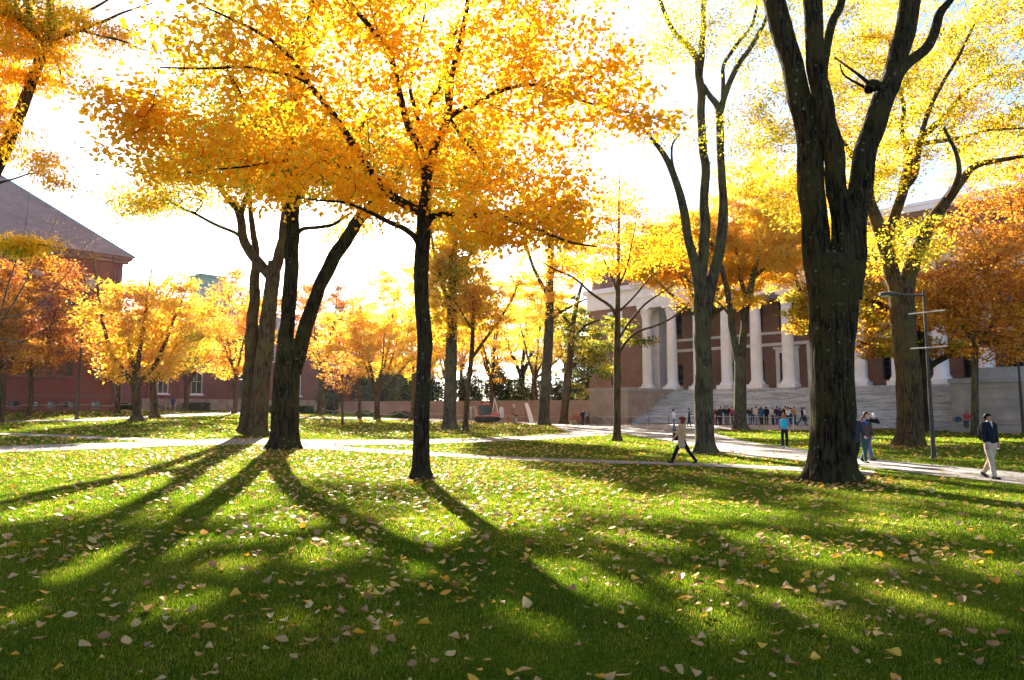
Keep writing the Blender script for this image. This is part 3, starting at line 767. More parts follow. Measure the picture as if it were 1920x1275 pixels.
# ---- the twin-stemmed dark tree left of the golden one
tree('forked_tree', 'thick dark trunk forking low into an upright stem and a stem leaning right', 'tree', 533, 842,
  [[(534,842,0,64),(534,815,0,61),(535,760,0,58),(537,710,0,56),(541,670,0,54),(545,635,0,52)],
   [(540,690,0,36),(536,640,0,34),(541,590,0,32),(546,500,0,31),(549,430,0,30),(551,370,0,30),(549,330,0,26),(546,260,-0.2,24),(548,200,-0.3,22),(565,100,-0.5,19),(590,0,-0.8,15),(620,-110,-1.2,9)],
   [(550,700,0,34),(566,640,0,32),(585,575,0.1,30),(607,520,0.2,30),(640,460,0.4,29),(672,415,0.6,28),(700,385,0.8,26),(740,330,1.2,22),(790,240,1.6,17),(830,140,2.0,12),(860,40,2.3,7)],
   [(560,345,0,22),(585,340,-0.3,17),(615,320,-0.8,14),(650,280,-1.3,11),(690,215,-2.0,8),(720,150,-2.6,5)],
   [(553,440,0,13),(570,428,0.2,9),(600,425,0.4,8),(625,420,0.6,7),(655,402,0.9,5)],
   [(548,330,0,18),(520,290,-0.7,16),(480,230,-1.5,13),(440,160,-2.4,9),(400,80,-3.2,5)],
   [(700,385,0.8,14),(720,395,1.3,10),(760,380,2.0,7),(820,350,2.8,4)]],
  [(560,300,0,190,90,4,170),(730,290,2,200,95,4,170),(880,340,3,130,80,3,80),(560,120,-1,240,90,4.5,60),(420,230,-2,130,90,3.5,60),(780,100,1.5,230,100,4,50),(600,-60,0,330,80,5,40)],
  'leaf_yg', 'bark_dark', size=0.16, k=92, spread=0.45, wk=0.83, seed=13, ridge=0.03, nr=22, sides=56, seg=0.2, step=0.8, flare=(0.9, 0.45, 5), tip=0.008)

# ---- the pale barked double tree behind it
tree('twin_tree', 'ridged brown trunk split from the base, standing behind the dark forked one', 'tree', 482, 818,
  [[(484,818,0,46),(485,790,0,42),(488,740,0,40),(492,700,0,39),(497,650,0,38),(503,600,0,36),(508,550,0,33),(512,515,0,32),(514,490,0,28)],
   [(458,811,0.9,40),(462,795,0.8,34),(463,760,0.5,30),(468,700,0.2,28),(471,640,0,27),(475,580,0.2,24),(478,530,0.3,22),(480,480,0.4,18),(476,440,0.5,14),(470,400,0.6,11),(466,350,0.8,8),(458,290,1.0,4)],
   [(512,515,0,26),(522,480,0,25),(530,445,0.2,20),(537,380,0.4,18),(545,300,0.6,15),(560,210,0.8,11),(580,100,1,7)],
   [(508,520,0,24),(490,498,0,24),(468,470,-0.2,22),(455,440,-0.4,20),(450,400,-0.4,19),(430,375,-0.6,15),(400,330,-1,12),(370,270,-1.5,8),(340,200,-2,5)],
   [(462,455,-0.3,10),(440,435,-0.8,8),(400,420,-1.3,7),(365,400,-1.8,6),(340,390,-2.2,5),(310,370,-2.8,3)],
   [(365,400,-1.8,4),(380,380,-1.6,3.5),(360,370,-1.5,3),(330,378,-1.2,2)],
   [(452,400,-0.4,14),(470,340,0,12),(480,260,0.3,9),(490,160,0.6,6)]],
  [(330,340,-2,110,65,3,45),(420,290,-1.2,150,90,4,110),(560,310,0,170,80,4,110),(470,160,0,180,80,4,40),(760,330,1.5,120,70,3,60),(300,400,-2.2,80,50,2,12),(240,375,-2.5,45,35,1.5,14),(560,0,0,240,150,4.5,90),(660,430,1.2,60,60,2,16),(600,330,2.5,120,70,3,40)],
  'leaf_yg', 'bark_brown', size=0.18, k=112, spread=0.5, wk=0.79, seed=21, ridge=0.035, nr=26, sides=52, seg=0.22, step=0.8, flare=(1.0, 0.55, 5), tip=0.009, alt=('leaf_yellow', 0.4))

# ---- slender three-armed tree in front of the columns
tree('three_armed_tree', 'tall grey brown trunk dividing into slim rising arms beside the woman in tan', 'tree', 1322, 850,
  [[(1322,850,0,37),(1321,820,0,35),(1320,760,0,33),(1319,735,0,33),(1319,690,0,31),(1318,640,0,30),(1317,590,0,31),(1318,560,0,34),(1319,540,0,30)],
   [(1315,570,0,19),(1307,520,0,17),(1300,480,0,17),(1288,430,0,16),(1275,370,-0.1,15),(1262,325,-0.2,13),(1245,290,-0.3,10),(1225,265,-0.4,7),(1205,240,-0.5,4)],
   [(1266,330,-0.2,7),(1260,300,-0.4,5),(1262,270,-0.6,4),(1275,250,-0.9,3)],
   [(1318,560,0,21),(1318,500,0,20),(1321,420,0,19),(1322,350,0,17),(1318,270,0,16),(1315,190,0,15),(1312,150,0,15),(1306,110,0,13),(1290,85,-0.2,11),(1265,60,-0.5,9),(1245,20,-0.8,7),(1225,-40,-1,5)],
   [(1312,150,0,12),(1316,90,0.2,11),(1318,40,0.3,10),(1320,-20,0.4,9),(1330,-120,0.5,6)],
   [(1324,575,0,24),(1338,520,0,21),(1350,460,0,20),(1357,410,0,18),(1355,360,-0.1,16),(1351,290,-0.1,15),(1350,220,-0.2,14),(1348,200,-0.2,13),(1330,180,-0.1,10),(1318,160,0,9)],
   [(1350,215,-0.2,12),(1362,170,-0.2,11),(1385,120,-0.3,10),(1410,85,-0.4,8),(1430,50,-0.5,7),(1445,0,-0.6,5)],
   [(1355,190,-0.2,9),(1356,150,0.1,8),(1358,120,0.2,7),(1385,80,0.4,7),(1410,45,0.6,6),(1425,-20,0.8,4)]],
  [(1270,60,-0.5,70,90,2,20),(1400,60,0,100,90,2.5,30),(1330,-80,0,190,110,3.5,70),(1240,250,-0.6,40,40,1.2,7),(1350,260,-1,60,40,1.5,6),(1210,100,-1,50,60,1.5,8)],
  'leaf_yg', 'bark_grey', size=0.14, k=110, spread=0.42, seed=31, ridge=0.02, nr=18, sides=36, seg=0.2, step=0.6, flare=(0.7, 0.5, 5), tip=0.005, asp=0.4)

# ---- right, behind the lamp post
tree('spreading_tree', 'stout ridged brown trunk with many crooked boughs, just left of the nearest lamp post', 'tree', 1707, 837,
  [[(1708,837,0,50),(1707,815,0,47),(1706,760,0,45),(1702,700,0,43),(1697,640,0,42),(1692,590,0,42),(1690,555,0,44),(1690,530,0,42)],
   [(1686,560,0,28),(1673,510,0,27),(1660,470,0,26),(1648,425,-0.1,24),(1636,385,-0.2,20),(1625,340,-0.4,16),(1600,290,-0.8,12),(1560,250,-1.4,8),(1500,225,-2,4)],
   [(1696,555,0,30),(1706,510,0,28),(1716,480,0,27),(1728,450,0,25),(1748,410,0,22),(1775,375,0,20),(1800,340,0.2,16),(1830,310,0.3,12),(1880,300,0.5,8),(1940,290,0.8,5)],
   [(1660,465,0,19),(1672,420,0.2,19),(1690,370,0.3,18),(1704,310,0.4,17),(1722,270,0.5,15),(1760,230,0.7,12),(1800,185,1,9),(1840,150,1.3,7),(1900,120,1.8,4)],
   [(1706,320,0.4,13),(1700,280,0,11),(1690,240,-0.4,9),(1695,200,-0.7,7),(1680,140,-1.2,5),(1665,70,-1.8,3)],
   [(1690,360,0.3,13),(1715,330,-0.5,12),(1720,290,-0.9,11),(1735,230,-1.4,9),(1760,170,-2,7),(1800,100,-2.8,5),(1830,40,-3.4,3)],
   [(1722,270,0.5,10),(1760,265,0,8),(1810,255,-0.6,7),(1860,243,-1.2,5),(1930,240,-2,3)],
   [(1775,375,0,13),(1790,350,-0.8,11),(1800,320,-1.4,9),(1790,280,-1.9,7),(1770,240,-2.5,5)],
   [(1640,400,-0.2,11),(1620,385,-1,9),(1590,370,-1.6,7),(1540,365,-2.4,4)]],
  [(1600,200,-1.5,130,110,3,90),(1700,110,0,190,120,4,150),(1850,130,-1,150,130,4,130),(1640,320,0,90,70,2.5,50),(1770,270,0,150,70,3,70),(1900,280,1,110,80,3,60),(1480,330,-1.5,90,110,2.5,60),
   (1420,200,-0.5,70,110,2.5,45),(1700,460,-0.2,90,60,2.4,40),(1560,60,0,160,90,4,80),(1760,-60,0,300,90,4,110)],
  'leaf_yellow', 'bark_brown', size=0.17, k=80, spread=0.38, vsp=0.4, wk=0.95, seed=41, ridge=0.04, nr=24, sides=52, seg=0.18, step=0.7, flare=(1.0, 0.5, 5), tip=0.007, alt=('leaf_yg', 0.6), asp=0.45)
# ------------------------------------------------------------------ middle distance and far trees
CR = 1.18
def auto_tree(name, label, px, py, w, fork, crowns, leafmat, bark='bark_brown', Y=None, n=110, k=99, size=0.26, spread=0.36, seed=1,
              stems=4, alt=None, group=None, lean=0, thin=0.0, asp=0.62, bf=0.35, spreadfan=0.8, topfrac=0.55):
    rng = RS(seed)
    crowns = [(c[0], c[1]-c[3]*0.16, c[2]*CR, c[3]*1.2) for c in crowns]
    fx = px + lean
    trunk = [(px, py, 0, w*1.15), (px+lean*0.3, py-(py-fork)*0.3, 0, w*0.95), (px+lean*0.7, py-(py-fork)*0.7, 0, w*0.88), (fx, fork, 0, w*0.8)]
    limbs = [trunk]
    cx = sum(c[0] for c in crowns)/len(crowns); top = min(c[1]-c[3] for c in crowns)
    Yb = (gp(px, py) if Y is None else gY(px, Y)).y
    for i in range(stems):
        c = crowns[i % len(crowns)]
        f = (i+0.5)/stems*2-1
        ex = c[0] + f*c[2]*spreadfan + rng.uniform(-5, 5); ey = c[1] - c[3]*topfrac*(1-0.55*f*f) + rng.uniform(-6, 6)
        dd = rng.uniform(-1, 1)*c[2]*Yb/F*0.45
        limbs.append([(fx, fork+(py-fork)*0.02, 0, w*0.62), (fx+(ex-fx)*0.28, fork+(ey-fork)*0.22, dd*0.2, w*0.48),
                      (fx+(ex-fx)*0.62+rng.uniform(-4, 4), fork+(ey-fork)*0.55, dd*0.6, w*0.3), (ex, ey, dd, w*0.10)])
    k = int(k*0.36); n = int(n*1.5); size = max(size, 0.24)
    extra_ = []
    for c in crowns:   # ragged outline: small sprays standing out of the crown
        for q in range(5):
            a = rng.uniform(-0.3, PI+0.3); extra_.append((c[0]+c[2]*1.05*math.cos(a), c[1]-c[3]*1.05*math.sin(a), c[2]*0.22, c[3]*0.2))
    crowns = list(crowns) + extra_
    tot = sum(c[2]*c[3] for c in crowns)
    blobs = [(c[0], c[1], 0, c[2], c[3], (c[2]+c[3])*0.5*Yb/F, max(5, int(n*c[2]*c[3]/tot))) for c in crowns]
    return tree(name, label, 'tree', px, py, limbs, blobs, leafmat, bark, size=size, k=k, spread=spread, seed=seed, group=group, Y=Y,
                sides=14, step=0.9, tip=0.013, seg=0.5, alt=alt, flare=(0.6, 0.5, 5), thin=thin, asp=asp, bf=bf, ridge=0.0, vsp=0.4)

auto_tree('maple_tree', 'red orange maple hiding the brick hall, second trunk from the left edge', 58, 770, 8, 700, [(60,590,86,76),(80,655,75,42),(40,540,60,40)], 'leaf_red', Y=57, n=260, k=135, seed=51, alt=('leaf_rust', 0.45), size=0.16)
auto_tree('maple_tree', 'rusty maple cut by the left edge of the picture', 6, 770, 9, 700, [(-10,600,60,75),(0,660,60,40)], 'leaf_rust', Y=49, n=130, k=135, seed=52, alt=('leaf_red', 0.4), size=0.16)
# many-stemmed yellow tree in front of the hall corner
tree('spreading_maple', 'yellow leaved tree with five thin stems fanning out before the brick hall corner', 'tree', 257, 790,
  [[(257,791,0,20),(257,770,0,17),(256,745,0,16),(254,722,0,15)],
   [(254,725,0,12),(235,700,-0.2,10),(215,675,-0.5,9),(202,640,-0.8,7),(190,590,-1,5.5),(180,520,-1.2,4),(172,470,-1.4,2)],
   [(254,722,0,11),(250,680,0.1,8),(240,640,0.2,7),(225,590,0.3,5),(215,540,0.4,3),(212,480,0.5,1.5)],
   [(255,720,0,11),(262,670,0,8),(268,620,0,6.5),(276,560,0,4.5),(285,500,0.2,2),(287,470,0.2,1.5)],
   [(256,725,0,11),(275,702,0.3,9),(292,680,0.6,8),(310,640,0.9,6),(330,590,1.2,4),(352,540,1.4,2)]],
  [(235,600,0,80,90,4,150),(300,590,0.8,85,85,4,140),(330,550,1,40,50,2,36),(215,690,-0.5,35,30,2,22),(300,690,1,40,30,2,30)],
  'leaf_yellow', 'bark_brown', size=0.26, k=38, spread=0.34, vsp=0.4, seed=53, sides=14, step=0.9, flare=(0.7, 0.7, 5), seg=0.4, tip=0.011, alt=('leaf_orange', 0.35))
auto_tree('maple_tree', 'yellow tree with a curved double trunk just right of the fanning maple', 290, 783, 14, 715, [(345,635,50,50),(310,655,60,48)], 'leaf_yellow', 'bark_brown', n=120, k=99, seed=54, alt=('leaf_yg', 0.3), lean=-3)
auto_tree('maple_tree', 'small orange tree whose trunk stands against the brick hall corner', 222, 771, 9, 690, [(200,610,50,50),(190,660,40,30)], 'leaf_orange', Y=64, n=70, k=81, seed=55)
auto_tree('maple_tree', 'green and gold tree beside the parked bicycles', 349, 770, 9, 728, [(372,650,45,45),(350,690,30,20)], 'leaf_yg', Y=82, n=80, k=108, seed=56, size=0.2)
auto_tree('maple_tree', 'orange crowned tree with gold lower boughs over the brick entrance', 442, 776, 8, 700, [(435,585,55,55),(430,640,60,45),(415,690,45,25)], 'leaf_orange', Y=72, n=190, k=108, seed=57, alt=('leaf_yellow', 0.45), size=0.18)
auto_tree('ash_tree', 'pinkish orange tree with a thick grey trunk behind the forked dark tree', 603, 773, 15, 700, [(600,640,45,65),(640,600,35,35),(575,600,30,50)], 'leaf_orange', 'bark_grey', Y=88, n=130, k=99, seed=58, alt=('leaf_red', 0.35), size=0.2)
auto_tree('sapling', 'little sapling with a thin trunk and few orange leaves on the bright lawn', 642, 797, 5, 745, [(638,705,32,30)], 'leaf_orange', n=45, k=28, seed=59, size=0.13, stems=4, spread=0.3)
auto_tree('maple_tree', 'low golden orange tree on a straight thin trunk beside the rope fence', 674, 785, 6.5, 715, [(650,655,60,45),(690,640,45,45)], 'leaf_yellow', n=130, k=108, seed=60, alt=('leaf_orange', 0.5))
auto_tree('maple_tree', 'bright yellow vase shaped tree with three dark stems left of the golden tree', 707, 787, 11, 742, [(725,620,60,72),(690,660,55,45),(755,670,40,40)], 'leaf_yellow', n=230, k=108, seed=61, stems=6, spreadfan=0.9)
auto_tree('maple_tree', 'yellow orange tree mostly hidden behind the slim golden tree trunk', 775, 787, 10, 720, [(810,620,50,70),(790,670,60,40)], 'leaf_yellow', Y=76, n=150, k=108, seed=62, alt=('leaf_orange', 0.35))
tree('tall_tree', 'straight thick grey trunk with yellow green foliage between the golden tree and the red loader', 'tree', 843, 805,
  [[(843,805,0,29),(843,780,0,25),(844,740,0,24),(846,660,0,22),(848,560,0,19),(850,470,0,16),(852,380,0,12)],
   [(848,560,0,10),(870,500,0.5,8),(900,440,1,5),(915,400,1.2,3)], [(848,580,0,9),(825,520,-0.5,7),(810,450,-1,5),(805,390,-1.2,3)], [(850,480,0,9),(860,420,1,7),(870,340,1.8,4)]],
  [(870,250,0,110,110,5,130),(860,430,0,80,95,3,170),(820,520,0,50,70,2.5,95),(880,550,0,50,55,2,80),(845,610,0.5,50,35,2,30)],  # first blob added behind the golden crown to shade the front lawn
  'leaf_yg', 'bark_grey', size=0.27, k=75, spread=0.34, vsp=0.4, seed=63, sides=20, step=0.9, flare=(0.8, 0.4, 5), seg=0.5, alt=('leaf_yellow', 0.55))
tree('young_tree', 'thin trunk curving right with a long orange leaved arm, beside the tall grey trunk', 'tree', 872, 808,
  [[(872,808,0,13),(874,780,0,10.5),(877,730,0,10),(883,680,0,9),(886,640,0,8),(887,590,0,6),(887,550,0,3.5)],
   [(884,672,0,7),(900,650,-0.3,6),(925,615,-0.6,5),(955,570,-1,4),(975,525,-1.4,2.5)], [(886,620,0,4),(868,590,0.4,3),(850,560,0.8,2)]],
  [(930,580,-0.6,55,45,2,45),(885,560,0,40,45,2,35),(960,530,-1,40,25,1.5,20)],
  'leaf_orange', 'bark_brown', size=0.22, k=40, spread=0.34, vsp=0.4, seed=64, sides=12, step=0.8, flare=(0.4, 0.4, 5), seg=0.4, alt=('leaf_yellow', 0.6))
auto_tree('maple_tree', 'dark vase shaped yellow tree standing between the red loader and the white banner', 978, 788, 14, 705, [(975,635,45,48),(1000,600,40,40)], 'leaf_yellow', 'bark_dark', n=110, k=99, seed=65, alt=('leaf_yg', 0.4))
tree('tall_tree', 'tall mottled trunk with sparse gold leaves, just right of the white banner', 'tree', 1020, 797,
  [[(1019,797,0,25),(1020,775,0,21),(1023,720,0,20),(1027,660,0,19),(1030,600,0,17),(1031,520,0,14),(1034,430,0,11),(1036,340,0,7)],
   [(1031,520,0,8),(1060,470,0.6,6),(1085,400,1.2,3)], [(1030,560,0,8),(1000,500,-0.6,6),(980,430,-1.1,4),(965,380,-1.4,2)], [(1034,440,0,7),(1010,380,0.6,5),(1000,320,1,3)],[(1030,600,0,7),(1060,580,-0.6,5),(1100,560,-1,3)]],
  [(990,180,0,110,120,5,120),(1030,420,0,90,100,3.5,150),(1010,550,0,65,55,2.5,95),(1085,490,0,55,55,2.5,75)],  # top blob, hidden by the golden crown, added for shade on the lawn
  'leaf_yellow', 'bark_grey', size=0.27, k=62, spread=0.34, vsp=0.4, seed=66, sides=18, step=0.9, flare=(0.8, 0.4, 5), seg=0.5)
tree('oak_tree', 'leaning dark trunk with dull green and gold oak leaves left of the library', 'tree', 1057, 795,
  [[(1056,795,0,18),(1058,775,0,15),(1064,720,0,14),(1070,660,0,12),(1074,610,0,10),(1085,555,0,7),(1095,520,0,4)],
   [(1068,690,0,6),(1090,675,-0.6,5),(1125,665,-1.2,3)], [(1074,615,0,6),(1050,585,0.5,5),(1030,560,1,3)], [(1072,640,0,6),(1100,610,-0.5,5),(1140,600,-1,3),(1190,625,-1.5,2)], [(1062,735,0,5),(1085,715,0.4,4),(1110,705,0.8,2)]],
  [(1100,640,0,50,45,2.5,75),(1060,590,0,45,45,2.5,60),(1120,690,0,35,22,2,26),(1150,620,-0.8,45,30,2,34),(1205,640,-1.5,32,18,1.5,14),(1090,735,0.3,22,14,1.2,10)],
  'leaf_green', 'bark_brown', size=0.27, k=60, spread=0.34, vsp=0.4, seed=67, sides=14, step=0.8, flare=(0.6, 0.5, 5), seg=0.4, alt=('leaf_yg', 0.42))
tree('bare_branched_tree', 'slender tree with long bare side branches in front of the left brick wing', 'tree', 1157, 827,
  [[(1156,827,0,17),(1157,800,0,14),(1157,740,0,13.5),(1157,670,0,13),(1158,590,0,10),(1159,520,0,8),(1160,440,0,5.5),(1161,360,0,3),(1162,320,0,1.5)],
   [(1157,600,0,7),(1145,575,0,6),(1110,550,-0.3,5),(1075,520,-0.6,4),(1040,505,-1,3),(1000,480,-1.4,1.5)],
   [(1159,668,0,6),(1170,645,0.1,5.5),(1195,622,0.2,5),(1240,607,0.3,4),(1275,585,0.4,3),(1310,548,0.6,2)],
   [(1158,640,0,5),(1175,610,-0.3,4.5),(1200,580,-0.6,4),(1230,555,-0.9,3),(1270,530,-1.2,1.5)],
   [(1159,585,0,5),(1185,560,0.4,4),(1215,525,0.8,3),(1235,490,1.1,1.5)],
   [(1158,550,0,5),(1145,515,0.4,4),(1130,480,0.7,3),(1118,440,0.9,1.5)],
   [(1159,540,0,4.5),(1175,500,-0.3,3.5),(1185,455,-0.6,2.5),(1195,400,-0.8,1.3)],
   [(1160,470,0,3.5),(1148,430,0.3,2.5),(1140,385,0.5,1.4)]],
  [(1180,440,0,95,80,2.6,130),(1270,470,0,60,45,1.8,50),(1110,480,-0.4,60,45,2,50),(1165,370,0,60,50,1.8,60),(1290,560,0.4,30,15,1,14),(1065,500,-0.8,40,20,1.2,16)],
  'leaf_orange', 'bark_brown', size=0.16, k=30, spread=0.34, seed=68, sides=12, step=0.6, flare=(0.5, 0.5, 5), seg=0.35, tip=0.005, alt=('leaf_gold', 0.8), thin=0.1)
tree('locust_tree', 'bright yellow tree with a forked grey trunk behind the queue at the steps', 'tree', 1388, 805,
  [[(1388,805,0,27),(1388,785,0,23),(1388,740,0,22),(1388,690,0,21),(1387,668,0,20)],
   [(1384,675,0,15),(1375,630,0,13),(1370,590,0,12),(1362,540,-0.3,10),(1345,480,-0.6,8),(1320,430,-1,5),(1300,400,-1.2,3)],
   [(1391,672,0,15),(1394,620,0,13),(1400,570,0,13),(1412,520,0,11),(1425,460,0.3,8),(1440,390,0.6,5),(1450,340,0.8,3)],
   [(1400,570,0,8),(1385,500,0.6,7),(1380,430,1,5),(1390,360,1.3,3)], [(1412,520,0,7),(1450,490,0.5,5),(1490,460,1,3)],[(1375,600,0,6),(1350,570,-0.4,4),(1310,540,-0.8,3),(1270,510,-1,2)]],
  [(1400,440,0,110,95,4,230),(1300,440,-0.4,85,55,3,100),(1460,390,0.4,70,70,3,80),(1380,560,0.2,55,22,2,26),(1420,340,0,90,60,3.5,90),(1245,460,-0.8,65,45,2.5,70),(1190,500,-1,40,28,2,30)],
  'leaf_yellow', 'bark_grey', size=0.26, k=75, spread=0.34, vsp=0.4, seed=69, sides=18, step=0.9, flare=(0.7, 0.5, 5), seg=0.5, asp=0.5)
tree('oak_tree', 'broad brown oak with rusty green leaves directly behind the lamp post', 'tree', 1727, 808,
  [[(1728,808,0,36),(1727,785,0,30),(1724,740,0,28),(1723,690,0,26),(1722,640,0,26),(1718,590,0,22),(1715,540,0,16)],
   [(1722,690,0,12),(1690,670,-0.6,9),(1650,655,-1.2,6),(1610,640,-1.6,3)], [(1724,700,0,14),(1755,680,0.2,11),(1790,660,0.4,8),(1830,630,0.6,4)],
   [(1720,640,0,14),(1690,600,-0.6,11),(1650,570,-1.2,8),(1600,560,-1.8,4)], [(1718,600,0,12),(1750,560,0.6,9),(1790,520,1,5)], [(1716,560,0,10),(1690,500,0,7),(1660,450,0,4)]],
  [(1640,565,-1,60,70,3,90),(1650,650,-1.2,55,26,2,42),(1740,560,0,75,70,3.5,100),(1770,650,0.3,45,22,2,30),(1560,560,-1.6,70,55,3,70),(1505,590,-1.8,32,38,2,38),(1650,480,0,70,50,3,60)],
  'leaf_rust', 'bark_dark', size=0.27, k=55, spread=0.34, vsp=0.4, seed=70, sides=18, step=0.9, flare=(0.9, 0.5, 5), seg=0.5, alt=('leaf_yg', 0.5))
auto_tree('katsura_tree', 'young orange tree with a straight pale trunk left of the walking man in black', 1828, 818, 13, 640, [(1830,520,95,75),(1870,590,80,55),(1780,590,50,40),(1880,660,45,20)], 'leaf_orange', 'bark_grey', n=320, k=111, seed=71, stems=7, alt=('leaf_rust', 0.45), size=0.14, spread=0.38)
auto_tree('katsura_tree', 'tall red orange tree at the right edge behind the young orange one', 1925, 808, 14, 640, [(1880,420,90,70),(1930,520,80,80),(1930,350,60,60)], 'leaf_rust', 'bark_brown', Y=54, n=270, k=108, seed=72, stems=6, alt=('leaf_orange', 0.4), size=0.18)
auto_tree('locust_tree', 'yellow tree rising behind the furrowed trunk, its own trunk hidden', 1545, 806, 16, 640, [(1500,440,70,90),(1600,420,60,80),(1480,520,40,45)], 'leaf_yellow', 'bark_grey', Y=57, n=260, k=160, seed=73, stems=6, alt=('leaf_yg', 0.3), size=0.18, asp=0.5)

# locust reaching in at the top left, trunk left of the frame
tree('leaning_locust', 'leaning limb with feathery golden foliage hanging in at the top left corner', 'tree', -140, 905,
  [[(-140,905,0,44),(-135,860,0,38),(-120,760,0,36),(-100,640,0,34),(-70,500,0,30),(-35,380,0,26),(7,284,0,22),(38,210,0,20),(66,135,0,19),(91,73,0,17),(97,36,0,14),(93,0,0,12),(80,-80,0,9)],
   [(91,76,0,9),(120,66,-0.1,8),(155,55,-0.2,7),(200,38,-0.4,6),(232,22,-0.6,4),(290,5,-1,2)],
   [(150,56,-0.2,5),(190,68,-0.5,4.5),(235,78,-0.8,4),(265,92,-1.1,2.5),(300,100,-1.4,1.5)],
   [(97,50,0,8),(125,38,0.3,7),(165,20,0.6,6),(205,0,0.8,4),(250,-30,1,3)],
   [(91,80,0,8),(60,60,-0.3,9),(52,10,-0.5,8),(45,-60,-0.8,5)], [(60,60,-0.3,8),(20,20,-0.7,9),(-20,15,-1,7),(-60,-20,-1.2,5)],
   [(-35,380,0,7),(-10,350,-0.4,5),(25,335,-0.8,3.5),(70,325,-1.1,2.5),(110,350,-1.3,1.5)],
   [(88,85,0,5),(108,120,-0.2,4),(118,160,-0.4,2.5)], [(-60,470,0,7),(-20,460,-0.6,5),(30,455,-1.1,3),(90,460,-1.5,1.5)]],
  [(20,90,-0.5,75,90,1.6,90),(-10,220,-0.6,55,70,1.4,50),(60,20,-0.3,90,60,1.8,60),(170,50,-0.4,90,38,1.2,24),(100,335,-1.2,28,18,0.5,6),(70,290,-0.8,30,35,0.6,9),(45,458,-1.2,60,12,0.4,18),(140,140,-0.4,30,50,0.7,9),(-60,40,0,120,140,2.5,80)],
  'leaf_gold', 'bark_brown', size=0.13, k=85, vsp=0.4, spread=0.2, seed=74, sides=24, step=0.4, flare=(0.7, 0.5, 5), seg=0.2, tip=0.003, ridge=0.02, nr=16, asp=0.3, hang=0.9, alt=('leaf_yg', 0.12))
tree('bare_tree', 'pale leafless twiggy tree spreading over the brick hall roof at the left edge', 'tree', -40, 800,
  [[(-40,800,0,18),(-38,740,0,15),(-30,680,0,14),(-20,630,0,12),(0,590,0,10)],
   [(-20,640,0,8),(30,560,0,6),(70,490,0,4),(110,400,0,2),(118,350,0,1)], [(0,590,0,8),(20,520,0.4,6),(45,440,0.7,3),(55,360,0.9,1.5)],
   [(-5,600,0,7),(60,580,-0.4,5),(120,520,-0.8,3.5),(180,430,-1.1,1.6)], [(-20,630,0,7),(40,640,-0.6,5),(110,600,-1,3.5),(190,560,-1.4,1.5)]],
  [(90,480,0,110,90,3,130),(170,520,-0.5,80,70,2,60)],
  'leaf_rust', 'bark_grey', size=0.08, k=4, spread=0.4, seed=75, sides=12, step=0.7, flare=(0.5, 0.4, 5), seg=0.4, tip=0.0045, wk=0.42)

auto_tree('maple_tree', 'dense golden tree filling the gap above the red loader', 922, 781, 9, 715, [(925,640,60,75),(895,590,45,50)], 'leaf_yellow', Y=86, n=170, k=110, seed=81, alt=('leaf_orange', 0.4), size=0.2)
auto_tree('maple_tree', 'pale gold tree between the tall mottled trunk and the dark vase shaped tree', 1003, 781, 9, 710, [(1005,610,55,70),(1040,660,45,45)], 'leaf_yellow', Y=90, n=150, k=105, seed=82, alt=('leaf_yg', 0.3), size=0.2)
auto_tree('maple_tree', 'golden tree filling the space right of the slim golden trunk, behind the tall grey one', 838, 781, 9, 715, [(850,640,60,75),(825,560,45,55)], 'leaf_yellow', Y=84, n=170, k=110, seed=83, alt=('leaf_orange', 0.3), size=0.2)
auto_tree('locust_tree', 'yellow tree spreading over the left columns, its trunk behind the three armed tree', 1321, 803, 13, 600, [(1225,480,75,55),(1335,480,80,62),(1440,480,60,66),(1270,525,60,28),(1370,535,50,22)], 'leaf_yellow', 'bark_grey', Y=58, n=420, k=190, seed=84, stems=8, alt=('leaf_gold', 0.35), asp=0.5)
# far trees beyond the walls, each with its own crown and trunk
far = [
 (505, 775, 118, 9, [(500,640,45,55)], 'leaf_orange', None, 'orange tree far off behind the pale twin trunk'),
 (570, 775, 125, 9, [(568,625,38,65)], 'leaf_orange', ('leaf_red',0.5), 'far orange tree seen through the fork of the dark tree'),
 (628, 775, 130, 8, [(630,615,38,55)], 'leaf_red', ('leaf_pale',0.4), 'far pinkish half bare tree with the highest tip right of the leaning stem'),
 (690, 775, 125, 9, [(680,640,50,50)], 'leaf_orange', ('leaf_yellow',0.5), 'far orange yellow tree behind the vase shaped one'),
 (745, 776, 120, 9, [(760,600,55,65)], 'leaf_yellow', None, 'far bright yellow tree whose top shows just left of the slim golden trunk'),
 (810, 776, 118, 9, [(815,640,45,65)], 'leaf_yellow', ('leaf_orange',0.4), 'far yellow tree just right of the slim golden trunk'),
 (865, 777, 125, 8, [(870,650,45,55)], 'leaf_orange', ('leaf_red',0.4), 'far orange red tree between the two grey trunks above the loader'),
 (925, 777, 120, 8, [(930,650,50,60)], 'leaf_orange', ('leaf_yellow',0.5), 'far golden orange tree directly above the red loader'),
 (1000, 777, 130, 8, [(1000,650,45,60)], 'leaf_yellow', ('leaf_pale',0.3), 'far pale yellow tree behind the white banner'),
 (1060, 777, 125, 8, [(1060,640,45,60)], 'leaf_yellow', ('leaf_pale',0.4), 'far pale yellow tree behind the leaning oak trunk'),
 (1105, 779, 122, 8, [(1108,690,30,45)], 'leaf_shrub', None, 'far grey green tree beside the left end of the library'),
 (470, 775, 112, 8, [(450,600,40,60)], 'leaf_red', ('leaf_orange',0.5), 'far red orange tree left of the pale twin trunk')]
for i, (px, py, Y, w, cr, lm, al, lab) in enumerate(far):
    auto_tree('background_tree', lab, px, py, w, cr[0][1]+cr[0][3]*0.75, cr, lm, 'bark_grey', Y=Y, n=80, k=210, size=0.42, spread=0.6, seed=90+i, alt=al, group='trees beyond the low brown wall', stems=5)

